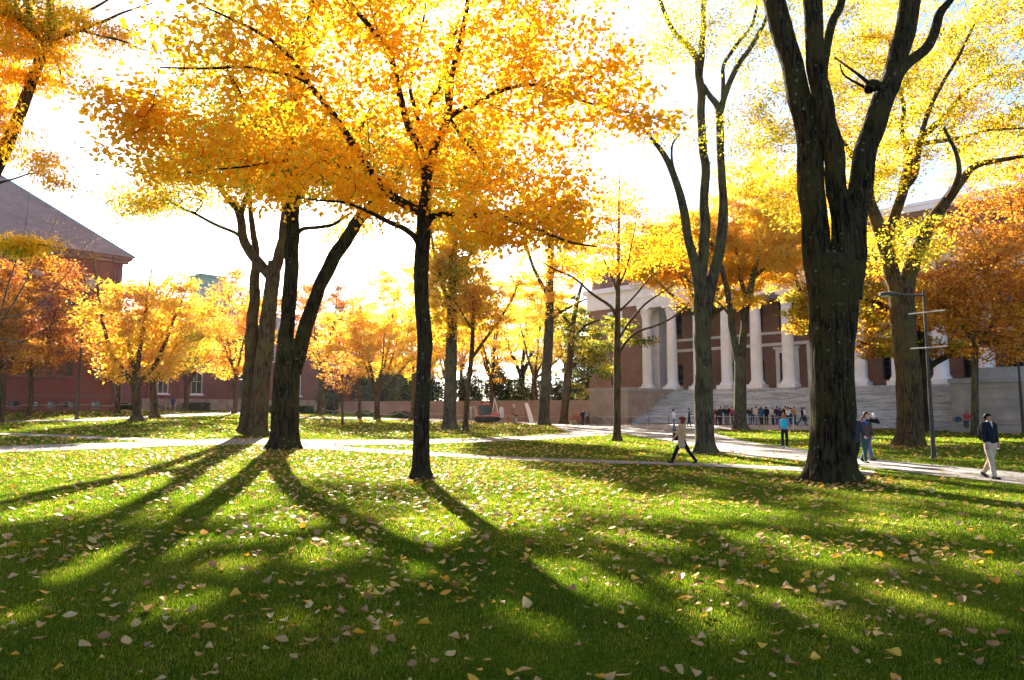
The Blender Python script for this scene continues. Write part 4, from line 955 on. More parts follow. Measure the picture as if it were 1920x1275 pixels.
# ------------------------------------------------------------------ shrubs and hedges
def shrub(name, label, px, Y, wpx, hpx, lm, n=2600, size=0.1, seed=1, group=None, depth=None, z0=None, boxy=False, cat='shrub'):
    rng = RS(seed); k = Y/F; b = gY(px, Y); wpx *= 1.35 if name == 'bush' else 1
    if z0 is not None: b.z = z0
    rx, h = wpx/2*k, hpx*k; ry = depth or rx*0.8
    root = empty(name, tuple(b), 0, label, cat, group)
    if boxy:
        q = rng.uniform(-1, 1, (n, 3)); ax = rng.randint(0, 3, n); q[np.arange(n), ax] = np.sign(q[np.arange(n), ax])*rng.uniform(0.86, 1.04, n)
        q[:, 2] = q[:, 2]*0.5+0.5
        P = q*np.array([rx, ry, h])
    else:
        q = rng.normal(0, 1, (n, 3)); q /= np.linalg.norm(q, axis=1)[:, None]; q *= (rng.uniform(0.15, 1.0, n)**0.6*1.05)[:, None]
        lob = 1+0.18*np.sin(q[:, 0]*5+seed)*np.cos(q[:, 2]*6+seed)
        P = q*lob[:, None]*np.array([rx, ry, h*0.5]) + np.array([0, 0, h*0.5])
    P = P[P[:, 2] > 0.0]
    link_mesh('foliage', leaf_mesh('foliage', P, size, rng, 'quad', hang=0.1), M[lm], root)
    mb = MB()
    for i in range(9):
        a = rng.uniform(0, 2*PI); e = (math.cos(a)*rx*0.7, math.sin(a)*ry*0.7, h*rng.uniform(0.5, 0.9))
        mb.tube([(math.cos(a)*rx*0.1, math.sin(a)*ry*0.1, -0.1), (e[0]*0.5, e[1]*0.5, e[2]*0.55), e], [0.03, 0.02, 0.008], 5)
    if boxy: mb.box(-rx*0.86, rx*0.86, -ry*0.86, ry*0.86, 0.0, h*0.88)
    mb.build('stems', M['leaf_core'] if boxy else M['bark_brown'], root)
    return root
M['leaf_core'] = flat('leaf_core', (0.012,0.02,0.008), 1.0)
shrub('hedge', 'clipped dark hedge between the hall corner and the fanning maple', 236, 77, 30, 13, 'leaf_hedge', 3500, 0.12, 1, boxy=True, depth=0.8, cat='hedge')
shrub('hedge', 'clipped dark hedge beside the stone entrance steps', 371, 84, 40, 14.5, 'leaf_hedge', 4500, 0.12, 2, boxy=True, depth=0.9, cat='hedge')
shrub('hedge', 'small dark hedge seen behind the twin brown trunk', 512, 86, 16, 12, 'leaf_hedge', 1800, 0.12, 3, boxy=True, depth=0.8, cat='hedge')
shrub('hedge', 'wide dark hedge at the foot of the far brick houses', 567, 88, 38, 13, 'leaf_hedge', 4500, 0.13, 4, boxy=True, depth=1.2, cat='hedge')
shrub('shrub', 'dark rounded evergreen shrub left of the brown wall', 618, 97, 46, 45, 'leaf_hedge', 5000, 0.2, 5)
shrub('shrub', 'low spreading green shrub in front of the brown wall near the golden tree', 755, 84, 50, 13, 'leaf_hedge', 3000, 0.14, 6)
shrub('shrub', 'low dark shrub in front of the left half of the brown wall', 685, 86, 36, 11, 'leaf_hedge', 2400, 0.14, 7)
for i, (px, Y, w, h, lm, lab) in enumerate([
   (700,106,60,52,'leaf_hedge','dark evergreen mass rising behind the brown wall'), (745,108,60,56,'leaf_green','grey green bush rising behind the brown wall beside the evergreen'),
   (800,106,60,50,'leaf_hedge','dark bush behind the wall seen right of the slim trunk'), (880,104,50,48,'leaf_shrub','soft green bush behind the wall above the loader'),
   (935,103,36,62,'leaf_shrub','blue green bush taller than its neighbours behind the wall'), (975,103,52,44,'leaf_green','dense green bush behind the wall at the white banner'),
   (1030,103,60,50,'leaf_shrub','pale green bush behind the wall near the tall mottled trunk'), (1085,101,60,56,'leaf_shrub','loose green gold bush where the wall meets the library')]):
    shrub('bush', lab, px, Y, w, h+38, lm, 9000, 0.34, 20+i, group='bushes behind the low brown wall', cat='bush')
shrub('burning_bush', 'small pink red bush behind the leaning oak trunk', 1087, 76, 38, 22, 'leaf_pink', 2600, 0.13, 31, cat='bush')
shrub('pale_bush', 'pale cream flowering bush beside the library corner', 1112, 79, 18, 40, 'leaf_pale', 2400, 0.13, 32, cat='bush')
shrub('pale_bush', 'low cream bush by the couple on the far path', 1075, 73, 14, 9, 'leaf_pale', 700, 0.1, 33, cat='bush')
# ------------------------------------------------------------------ buildings
def wall_open(mb, x0, x1, z0, z1, y, openings, depth=0.3, flip=False):
    """vertical wall plane at local y facing -y with real openings and reveals"""
    xs = sorted({x0, x1, *[o[0] for o in openings], *[o[1] for o in openings]}); zs = sorted({z0, z1, *[o[2] for o in openings], *[o[3] for o in openings]})
    for a, b in zip(xs[:-1], xs[1:]):
        for c, d in zip(zs[:-1], zs[1:]):
            mx, mz = (a+b)/2, (c+d)/2
            if any(o[0] < mx < o[1] and o[2] < mz < o[3] for o in openings): continue
            mb.poly([(a,y,c),(b,y,c),(b,y,d),(a,y,d)])
    for a, b, c, d in openings:
        mb.poly([(a,y,c),(a,y+depth,c),(b,y+depth,c),(b,y,c)]); mb.poly([(a,y,d),(b,y,d),(b,y+depth,d),(a,y+depth,d)])
        mb.poly([(a,y,c),(a,y,d),(a,y+depth,d),(a,y+depth,c)]); mb.poly([(b,y,c),(b,y+depth,c),(b,y+depth,d),(b,y,d)])
def window(parent, x0, x1, z0, z1, y, fm, nx=2, nz=3, t=0.09, sill=None, name='window'):
    mb = MB().mat(fm); d = 0.10
    mb.box(x0, x0+t, y, y+d, z0, z1); mb.box(x1-t, x1, y, y+d, z0, z1); mb.box(x0+t, x1-t, y, y+d, z0, z0+t); mb.box(x0+t, x1-t, y, y+d, z1-t, z1)
    for i in range(1, nx):
        x = x0+(x1-x0)*i/nx; mb.box(x-0.025, x+0.025, y+0.02, y+d-0.02, z0+t, z1-t)
    for i in range(1, nz):
        z = z0+(z1-z0)*i/nz; mb.box(x0+t, x1-t, y+0.026, y+d-0.026, z-0.025, z+0.025)
    w = mb.build(name, None, parent)
    g = MB(); g.poly([(x0+0.01,y+0.06,z0+0.01),(x1-0.01,y+0.06,z0+0.01),(x1-0.01,y+0.06,z1-0.01),(x0+0.01,y+0.06,z1-0.01)]); g.build('pane', M['glass'], w)
    if sill is not None:
        s = MB(); s.box(x0-0.12, x1+0.12, y-0.42, y-0.02, z0-0.2, z0-0.003); s.build('sill', sill, w)
    return w

# ---------------- library with the colonnade
LO = Vector((16.9, 85.0, 0)); LRZ = math.atan2(-0.697, 0.717)
lib = empty('library', tuple(LO), LRZ, 'brick library with a row of tall white columns above wide stone steps', 'building')
ZB, ZT, SP = 4.45, 14.3, 3.52
L1 = SP*11
def C(mb, *a): mb.box(*a); return mb
# platform and steps
mb = MB(); mb.box(-1.2, L1+1.2, -1.15, 4.0, -0.5, ZB-0.45); mb.build('platform', M['granite'], lib)
mb = MB(); NS = 27; x0, x1 = 4.3, L1-4.3
for i in range(NS):
    ya = -10.3 + i*(9.1/NS); zt = 0.05+(i+1)*(ZB-0.50-0.05)/NS
    mb.box(x0, x1, ya, -1.155, zt-(ZB-0.5)/NS, zt-0.03)
    mb.box(x0, x1, ya-0.03, ya+9.1/NS+0.02, zt-0.03+0.001, zt+0.012)
mb.build('staircase', M['steps'] if 'steps' in M else M['granite'], lib)
M['coping_stone'] = mat_noise('coping_stone', (0.26,0.23,0.20), (0.40,0.37,0.33), scale=1.2, rough=0.9)
def cheek(xa, xb, name):
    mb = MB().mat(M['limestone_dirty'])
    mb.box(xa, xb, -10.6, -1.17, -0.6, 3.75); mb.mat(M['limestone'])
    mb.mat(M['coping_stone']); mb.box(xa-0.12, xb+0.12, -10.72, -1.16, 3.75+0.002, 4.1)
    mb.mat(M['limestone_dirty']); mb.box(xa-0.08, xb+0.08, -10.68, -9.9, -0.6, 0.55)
    # raised panel and roundels on the front
    mb.box(xa+1.2, xb-1.2, -10.66, -10.6, 2.5, 2.62); mb.box(xa+1.2, xb-1.2, -10.66, -10.6, 3.3, 3.42)
    mb.box(xa+1.2, xa+1.3, -10.66, -10.6, 2.62, 3.3); mb.box(xb-1.3, xb-1.2, -10.66, -10.6, 2.62, 3.3)
    mb.box(xa+0.5, xb-0.5, -10.645, -10.6, 0.9, 1.0)
    return mb.build(name, None, lib)
cheek(-1.0, 4.28, 'stair_wall'); cheek(L1-4.28, L1+6.5, 'stair_wall')
# a stone bench step at the foot of the right stair wall
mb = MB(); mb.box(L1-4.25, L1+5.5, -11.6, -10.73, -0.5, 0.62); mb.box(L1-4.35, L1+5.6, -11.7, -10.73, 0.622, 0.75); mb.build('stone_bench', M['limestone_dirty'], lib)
mb = MB(); mb.box(L1-3.0, L1+2.6, -9.2, -2.2, 4.102, 4.95); mb.build('pedestal', M['coping_stone'], lib)
# columns
prof = [(0.86,ZB+0.0),(0.86,ZB+0.12),(0.80,ZB+0.22),(0.72,ZB+0.26),(0.74,ZB+0.36),(0.66,ZB+0.42),(0.635,ZB+0.6),(0.63,ZB+2.5),(0.61,ZB+4.5),(0.585,ZB+6.5),(0.55,ZB+8.3),(0.54,ZB+8.42),(0.59,ZB+8.46),(0.55,ZB+8.52)]
for i in range(12):
    mb = MB(); mb.mat(M['limestone']); mb.lathe(prof, i*SP, 0, 32)
    c = mb.build('column', None, lib, True)
    mb = MB(); x = i*SP
    mb.lathe([(0.56,ZB+8.53),(0.60,ZB+8.8),(0.62,ZB+9.0),(0.60,ZB+9.05),(0.66,ZB+9.3),(0.74,ZB+9.55),(0.70,ZB+9.6)], x, 0, 20)
    for a in range(8):
        an = a*PI/4; mb.ell((x+0.62*math.cos(an), 0.62*math.sin(an), ZB+8.95), (0.10,0.10,0.16), 6, 5); mb.ell((x+0.70*math.cos(an+PI/8), 0.70*math.sin(an+PI/8), ZB+9.35), (0.11,0.11,0.17), 6, 5)
    mb.box(x-0.82, x+0.82, -0.82, 0.82, ZB+9.6, ZT-0.002); mb.build('capital', M['limestone'], c)
    mb = MB(); mb.box(x-0.9, x+0.9, -0.9, 0.9, ZB-0.45+0.002, ZB-0.002); mb.build('plinth', M['limestone'], c)
# recessed wall behind
YW = 4.1; ops = []; wins = []
for i in range(11):
    xc = (i+0.5)*SP
    if i in (4, 5, 6): ops.append((xc-0.85, xc+0.85, ZB-0.42, 8.1 if i != 5 else 8.5))
    else: ops.append((xc-0.8, xc+0.8, 4.75, 7.4)); wins.append((xc-0.8, xc+0.8, 4.75, 7.4, 3, 4))
    ops.append((xc-0.8, xc+0.8, 10.75, 14.0)); wins.append((xc-0.8, xc+0.8, 10.75, 14.0, 3, 5))
mb = MB(); wall_open(mb, -0.9, L1+0.9, ZB-0.45, ZT, YW, ops, 0.6); mb.build('wall', M['brick_lib'], lib)
for w in wins: window(lib, w[0], w[1], w[2], w[3], YW+0.45, M['dark'], w[4], w[5], 0.08)
for z0, z1, nm in ((8.95, 9.3, 'belt_course'), (10.3, 10.6, 'belt_course')):
    mb = MB(); mb.box(-0.9, L1+0.9, YW-0.10, YW-0.002, z0, z1); mb.build(nm, M['limestone'], lib)
mb = MB(); mb.box(-1.1, L1+1.1, 1.16, YW-0.004, ZB-0.449, ZB-0.40); mb.build('porch_floor', M['granite'], lib)
for i in (4, 5, 6):
    xc = (i+0.5)*SP; top = 8.1 if i != 5 else 8.5
    mb = MB(); mb.mat(M['limestone'])
    mb.box(xc-1.3, xc-0.86, YW-0.16, YW-0.003, ZB-0.39, top); mb.box(xc+0.86, xc+1.3, YW-0.16, YW-0.003, ZB-0.39, top)
    mb.box(xc-1.3, xc+1.3, YW-0.16, YW-0.003, top+0.001, top+0.45); mb.box(xc-1.45, xc+1.45, YW-0.42, YW-0.003, top+0.451, top+0.68)
    if i == 5:
        mb.box(xc-1.25, xc-1.0, YW-0.36, YW-0.163, top-0.6, top+0.449); mb.box(xc+1.0, xc+1.25, YW-0.36, YW-0.163, top-0.6, top+0.449)
        mb.box(xc-0.9, xc+0.9, YW-0.22, YW-0.12, 9.35, 10.25)
    fr = mb.build('door_surround', None, lib)
    mb = MB(); mb.box(xc-0.84, xc-0.02, YW+0.4, YW+0.48, ZB-0.38, top-0.9); mb.box(xc+0.02, xc+0.84, YW+0.4, YW+0.48, ZB-0.38, top-0.9); mb.box(xc-0.84, xc+0.84, YW+0.42, YW+0.46, top-0.88, top-0.02)
    for sx in (-1, 1):
        for q in range(4): mb.box(xc+sx*0.43-0.3, xc+sx*0.43+0.3, YW+0.385, YW+0.399, ZB-0.2+q*0.62, ZB+0.25+q*0.62)
    mb.build('door', M['dark_door'] if 'dark_door' in M else M['dark'], lib)
# antae, wings, entablature, attic
for xa, xb in ((-0.85, 0.85), (L1-0.85, L1+0.85)):
    mb = MB(); mb.box(xa, xb, 1.4, YW-0.18, ZB-0.39, ZT-0.003); mb.box(xa-0.1, xb+0.1, 1.3, YW-0.17, ZB-0.395, ZB+0.2); mb.build('pilaster', M['limestone'], lib)
for sx in (0, 1):
    xa, xb = (-9.4, -0.92) if sx == 0 else (L1+0.92, L1+9.4)
    xc = -5.0 if sx == 0 else L1+5.0
    o = [(xc-0.8, xc+0.8, 4.9, 7.5), (xc-0.8, xc+0.8, 11.0, 14.1)]
    mb = MB(); wall_open(mb, xa, xb, -0.5, ZT+0.6, 0.3, o, 0.4)
    # outer side wall and back
    if sx == 0: mb.poly([(xa,0.3,-0.5),(xa,0.3,ZT+0.6),(xa,26,ZT+0.6),(xa,26,-0.5)])
    else: mb.poly([(xb,0.3,-0.5),(xb,26,-0.5),(xb,26,ZT+0.6),(xb,0.3,ZT+0.6)])
    xi = xb if sx == 0 else xa
    mb.poly([(xi,0.3,-0.5),(xi,YW,-0.5),(xi,YW,ZT),(xi,0.3,ZT)])
    mb.build('wing_wall', M['brick_lib'], lib)
    for a in o:
        window(lib, a[0], a[1], a[2], a[3], 0.6, M['dark'], 3, 4 if a[2] < 9 else 5, 0.08)
        mb = MB(); a0, a1, a2, a3 = a
        mb.box(a0-0.35, a0-0.002, 0.2, 0.298, a2-0.3, a3+0.35); mb.box(a1+0.002, a1+0.35, 0.2, 0.298, a2-0.3, a3+0.35); mb.box(a0-0.001, a1+0.001, 0.2, 0.298, a3+0.002, a3+0.35); mb.box(a0-0.001, a1+0.001, 0.2, 0.298, a2-0.3, a2-0.002)
        if a[2] > 9: mb.build('window_surround', M['limestone'], lib)
    mb = MB(); mb.box(xa-0.15, xb-0.05 if sx == 0 else xb+0.15, 0.12, 0.297, -0.5, 1.1); mb.build('base_course', M['limestone_dirty'], lib)
mb = MB().mat(M['limestone'])
mb.box(-1.0, L1+1.0, -0.75, 1.1, ZT, ZT+1.3); mb.box(-1.1, L1+1.1, -0.85, 1.2, ZT+1.302, ZT+1.5); mb.box(-1.0, L1+1.0, -0.72, 1.1, ZT+1.502, ZT+2.7)
mb.box(-1.3, L1+1.3, -1.1, 1.3, ZT+2.702, ZT+2.95); mb.box(-1.6, L1+1.6, -1.4, 1.5, ZT+2.952, ZT+3.35)
for k in range(150): mb.box(-0.95+k*0.27, -0.95+k*0.27+0.14, -0.95, -0.722, ZT+2.5, ZT+2.70)
mb.box(-9.5, -1.002, 0.05, 1.1, ZT+0.602, ZT+2.7); mb.box(-9.9, -1.62, -0.3, 1.1, ZT+2.702, ZT+3.35); mb.box(L1+1.002, L1+9.5, 0.05, 1.1, ZT+0.602, ZT+2.7); mb.box(L1+1.62, L1+9.9, -0.3, 1.1, ZT+2.702, ZT+3.35)
mb.box(-1.0, L1+1.0, 1.102, YW+0.6, ZT+0.0, ZT+0.3)
mb.build('entablature', None, lib)
o = [(-5.8, -4.2, ZT+4.3, ZT+5.9)] + [((i+0.5)*SP-0.7, (i+0.5)*SP+0.7, ZT+4.3, ZT+5.9) for i in range(11)]
mb = MB(); wall_open(mb, -9.0, L1+9.0, ZT+3.352, ZT+6.4, 0.6, o, 0.3); mb.poly([(-9.0,0.6,ZT+3.35),(-9.0,0.6,ZT+6.4),(-9.0,26,ZT+6.4),(-9.0,26,ZT+3.35)]); mb.build('attic_wall', M['brick_lib'], lib)
for a in o: window(lib, a[0], a[1], a[2], a[3], 0.8, M['dark'], 2, 2, 0.07)
mb = MB(); mb.box(-9.3, L1+9.3, 0.3, 26, ZT+6.402, ZT+6.9); mb.box(-9.4, L1+9.4, 0.2, 1.2, ZT+6.902, ZT+7.2); mb.build('cornice', M['limestone'], lib)
# lantern beside the main door
for sx in (-1, 1):
    xc = 5.5*SP+sx*1.9; mb = MB(); mb.tube([(xc,1.0,ZB-0.45),(xc,1.0,ZB+0.9)], 0.05, 8); mb.box(xc-0.22, xc+0.22, 0.78, 1.22, ZB+0.9, ZB+1.35); mb.box(xc-0.3, xc+0.3, 0.7, 1.3, ZB+1.352, ZB+1.42); mb.build('lantern', M['dark'], lib)

# ---------------- brick hall at the left
HRZ = math.atan2(0.717, 0.697); hz = 1.2
hall = empty('brick_hall', (-41.7, 72, 0), HRZ, 'large red brick hall with a steep slate hip roof at the left edge', 'building')
zt = 17.9; ops = []; spec = []
def add(x0, x1, z0, z1, nx, nz): ops.append((x0, x1, z0, z1)); spec.append((x0, x1, z0, z1, nx, nz))
add(-2.15, -1.35, 4.9, 8.0, 1, 2)
for x in (-5.45, -7.3, -9.4, -11.4, -14.5, -16.4, -19.0, -21.0): add(x, x+1.45, 5.05, 8.6, 2, 2)
for x in (-2.2, -4.6, -6.0, -7.6, -9.2, -12.0, -15.0, -18.0): add(x, x+0.95, 1.85, 2.55, 2, 1)
for x in (-2.2, -5.3, -7.3, -9.4, -11.4, -14.5): add(x, x+1.1, 10.2, 13.2, 2, 2)
mb = MB(); wall_open(mb, -26, 0, 0.2, zt-0.7, 0, ops, 0.28); mb.poly([(0,0,0.2),(0,24,0.2),(0,24,zt),(0,0,zt)]); mb.poly([(-26,0,0.2),(-26,0,zt),(-26,24,zt),(-26,24,0.2)]); mb.build('wall', M['brick_red'], hall)
M['plum_wood'] = flat('plum_wood', (0.10,0.035,0.03), 0.6); M['brownstone'] = mat_noise('brownstone', (0.13,0.055,0.042), (0.21,0.09,0.068), scale=2, rough=0.9)
for s in spec: window(hall, s[0], s[1], s[2], s[3], 0.14, M['plum_wood'], s[4], s[5], 0.08, sill=M['brownstone'])
mb = MB(); mb.box(-26, 0.06, -0.08, -0.003, 3.0, 3.18); mb.box(-26, 0.08, -0.1, -0.003, 1.3, 1.5); mb.box(-26, 0.06, -0.06, -0.003, 9.3, 9.5); mb.build('belt_course', M['brownstone'], hall)
M['buff'] = mat_noise('buff_stone', (0.26,0.20,0.14), (0.40,0.32,0.24), scale=3, rough=0.9)
for i in range(9):
    mb = MB(); mb.box(-3.4-i*2.4, -2.2-i*2.4, -0.09, -0.004, 14.6, 15.4); mb.box(-3.1-i*2.4, -2.5-i*2.4, -0.07, -0.004, 14.2, 14.598); mb.build('stone_panel', M['buff'], hall)
mb = MB(); mb.box(-26.4, 0.4, -0.45, 0.0, zt-0.698, zt-0.3); mb.box(-26.7, 0.7, -0.7, 24.4, zt-0.298, zt); mb.build('cornice', M['brownstone'], hall)
mb = MB(); e = 0.9; H = 11.0; W2 = (24+2*e)/2; rz = zt+0.003
A_, B_, C_, D_ = (-26-e,-e,rz), (e,-e,rz), (e,24+e,rz), (-26-e,24+e,rz); ap = (e-W2, 12, rz+H); ap2 = (-26-e+W2, 12, rz+H)
mb.poly([A_, B_, ap, ap2]); mb.poly([B_, C_, ap]); mb.poly([C_, D_, ap2, ap]); mb.poly([D_, A_, ap2]); mb.poly([A_, D_, C_, B_]); mb.build('roof', M['slate'], hall)
mb = MB(); mb.tube([(e,-e,rz), ap], 0.12, 6); mb.tube([A_, ap2], 0.12, 6); mb.build('ridge_cap', M['copper'], hall)
mb = MB(); mb.tube([(-0.35,-0.12,1.3),(-0.35,-0.12,zt-0.7)], 0.07, 8); mb.build('downpipe', M['dark'], hall)

# ---------------- brick building with stone base and entrance
h2 = empty('brick_lecture_building', (-50.4, 92, 0), HRZ, 'plum brick building with a pale stone base and entrance steps between the trees', 'building')
zb = 1.35; ops = [(13.9,15.6,3.6,7.0),(7.0,8.6,3.9,7.5),(22.5,24.0,3.9,7.5),(2.6,4.0,3.9,7.5)]; ops2 = [(x,x+1.5,9,12) for x in (3,8,13,18,23)]
mb = MB(); wall_open(mb, 0, 27, 3.2, 14, 0, ops+ops2, 0.3); mb.poly([(27,0,0),(27,16,0),(27,16,14),(27,0,14)]); mb.poly([(0,0,0),(0,0,14),(0,16,14),(0,16,0)])
for x in (1.2, 5.2, 10.4, 12.4, 17.0, 20.5): mb.box(x, x+0.9, -0.22, -0.003, 3.22, 13.9)
mb.build('wall', M['brick_plum'], h2)
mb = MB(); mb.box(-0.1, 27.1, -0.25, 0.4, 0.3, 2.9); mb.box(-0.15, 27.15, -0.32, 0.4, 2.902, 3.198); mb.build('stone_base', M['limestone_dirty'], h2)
for a in ops[1:]: window(h2, a[0], a[1], a[2], a[3], 0.14, M['white'], 2, 2, 0.1, sill=M['limestone'])
for a in ops2: window(h2, a[0], a[1], a[2], a[3], 0.14, M['white'], 2, 3, 0.1)
mb = MB(); mb.box(13.95, 14.72, 0.2, 0.28, 3.3, 6.2); mb.box(14.78, 15.55, 0.2, 0.28, 3.3, 6.2); mb.box(13.95, 15.55, 0.22, 0.26, 6.22, 6.98); mb.build('door', M['dark'], h2)
mb = MB(); 
for i in range(9): mb.box(12.0, 18.6, -3.6+i*0.37, -0.33, zb-0.6+i*0.235, zb-0.6+(i+1)*0.235+0.1 if i == 8 else zb-0.6+(i+1)*0.235)
mb.build('steps', M['limestone_dirty'], h2)
for xr in (12.8, 17.8):
    mb = MB(); mb.tube([(xr,-0.5,4.0),(xr,-1.0,4.0),(xr,-3.6,2.2),(xr,-3.9,2.2)], 0.035, 6)
    for yy, zz in ((-0.6,4.0),(-3.6,2.2)): mb.tube([(xr,yy,zz-1.25),(xr,yy,zz)], 0.03, 6)
    mb.build('handrail', M['dark'], h2)
for xr in (12.9, 16.6):
    mb = MB(); mb.box(xr-0.18, xr+0.18, -0.55, -0.23, 5.1, 5.7); mb.tube([(xr,-0.23,5.8),(xr,-0.45,5.9),(xr,-0.45,5.7)], 0.03, 6); mb.build('wall_lantern', M['dark'], h2)
mb = MB(); e=0.6; A_,B_,C_,D_ = (-e,-e,14),(27+e,-e,14),(27+e,16+e,14),(-e,16+e,14); p1,p2=(7,8,18.2),(20,8,18.2)
mb.poly([A_,B_,p2,p1]); mb.poly([B_,C_,p2]); mb.poly([C_,D_,p1,p2]); mb.poly([D_,A_,p1]); mb.poly([A_,D_,C_,B_]); mb.build('roof', M['slate'], h2)
# copper-capped tower behind
tb = at(386, 600, 104); tw = empty('cupola_tower', (tb.x, tb.y, 0), HRZ, 'square tower with a green copper top behind the brick building', 'tower')
mb = MB(); mb.box(-2, 2, -2, 2, 0, 17.4); mb.build('shaft', M['brick_plum'], tw)
mb = MB(); mb.box(-2.3, 2.3, -2.3, 2.3, 17.402, 17.7); mb.box(-1.9, 1.9, -1.9, 1.9, 17.702, 21.8); mb.box(-2.2, 2.2, -2.2, 2.2, 21.802, 22.1)
mb.poly([(-2.2,-2.2,22.1),(2.2,-2.2,22.1),(0.4,0,23.0),(-0.4,0,23.0)]); mb.poly([(2.2,-2.2,22.1),(2.2,2.2,22.1),(0.4,0,23.0)]); mb.poly([(2.2,2.2,22.1),(-2.2,2.2,22.1),(-0.4,0,23.0),(0.4,0,23.0)]); mb.poly([(-2.2,2.2,22.1),(-2.2,-2.2,22.1),(-0.4,0,23.0)])
mb.build('cupola', M['copper'], tw)
# far brick houses
for i, (px, Y, w, h, lab) in enumerate([(566,112,16,11.5,'far brick house with white windows behind the wide dark hedge'),(688,118,22,10.5,'far brick house behind the left half of the brown wall')]):
    b = at(px, 768, Y); hs = empty('brick_house', (b.x-w/2, Y, 0), 0.18, lab, 'house')
    o = [(1.5+k*3.4, 2.6+k*3.4, zz, zz+1.7) for k in range(int((w-2)/3.4)) for zz in (2.6, 5.8)]
    mb = MB(); wall_open(mb, 0, w, 0, h*0.75, 0, o, 0.2); mb.poly([(w,0,0),(w,9,0),(w,9,h*0.75),(w,0,h*0.75)]); mb.poly([(0,0,0),(0,0,h*0.75),(0,9,h*0.75),(0,9,0)]); mb.build('wall', M['brick_red'], hs)
    for a in o: window(hs, a[0], a[1], a[2], a[3], 0.08, M['white'], 2, 2, 0.09, sill=None)
    mb = MB(); q = h*0.75; mb.poly([(-0.4,-0.4,q),(w+0.4,-0.4,q),(w+0.4,4.5,h+1),(-0.4,4.5,h+1)]); mb.poly([(-0.4,9.4,q),(-0.4,4.5,h+1),(w+0.4,4.5,h+1),(w+0.4,9.4,q)]); mb.poly([(0,0,q),(0,4.5,h+0.9),(0,9,q)]); mb.poly([(w,0,q),(w,9,q),(w,4.5,h+0.9)]); mb.build('roof', M['slate'], hs)
# low brown brick wall
wl = empty('garden_wall', (0,0,0), 0, 'long low brown brick wall across the far side of the lawn', 'wall')
pA, pB, pC = at(634,760,101), at(880,760,93), at(1112,770,86)
for a, b in ((pA, pB), (pB, pC)):
    d = Vector((b.x-a.x, b.y-a.y, 0)); ln = d.length; ang = math.atan2(d.y, d.x)
    mb = MB(); mb.box(0, ln, 0, 0.35, -0.5, 2.75); o = mb.build('wall_run', M['brick_tan'], wl); o.location = (a.x, a.y, 0); o.rotation_euler = (0,0,ang)
    mb = MB(); mb.box(-0.04, ln+0.04, -0.08, 0.43, 2.752, 2.88); o = mb.build('coping', M['limestone_dirty'], wl); o.location = (a.x, a.y, 0); o.rotation_euler = (0,0,ang)
# ------------------------------------------------------------------ people
def skin_obj(name, chains_, mat, parent, sub=1, root=0):
    """chains_: list of chains; each chain = list of (key, (x,y,z), (rx,ry)); repeated keys share the vertex"""
    keys = {}; V = []; Rd = []; E = []
    for ch in chains_:
        prev = None
        for key, p, r in ch:
            if key not in keys: keys[key] = len(V); V.append(p); Rd.append(r)
            i = keys[key]
            if prev is not None and prev != i: E.append((prev, i))
            prev = i
    me = bpy.data.meshes.new(name); me.from_pydata(V, E, [])
    o = bpy.data.objects.new(name, me); COL.objects.link(o); o.parent = parent; me.materials.append(mat)
    md = o.modifiers.new('skin', 'SKIN'); md.use_smooth_shade = True
    if not me.skin_vertices: raise RuntimeError('no skin layer')
    sv = me.skin_vertices[0].data
    for i, r in enumerate(Rd):
        sv[i].radius = r if isinstance(r, tuple) else (r, r); sv[i].use_root = (i == root)
    if sub: s = o.modifiers.new('sub', 'SUBSURF'); s.levels = sub; s.render_levels = sub
    SKINS.append(o); return o
SKINS = []
_cm = {}
def cloth(c, rough=0.85):
    k = (tuple(round(x, 3) for x in c), rough)
    if k not in _cm: _cm[k] = mat_noise('cloth', tuple(x*0.8 for x in c), tuple(min(1, x*1.2) for x in c), scale=9, rough=rough, bump=0.2, bscale=40)
    _cm[k].node_tree.nodes['Principled BSDF'].inputs['Specular IOR Level'].default_value = 0.08
    return _cm[k]
SKIN = {'light': (0.50,0.28,0.20), 'tan': (0.36,0.19,0.12), 'brown': (0.16,0.08,0.05)}
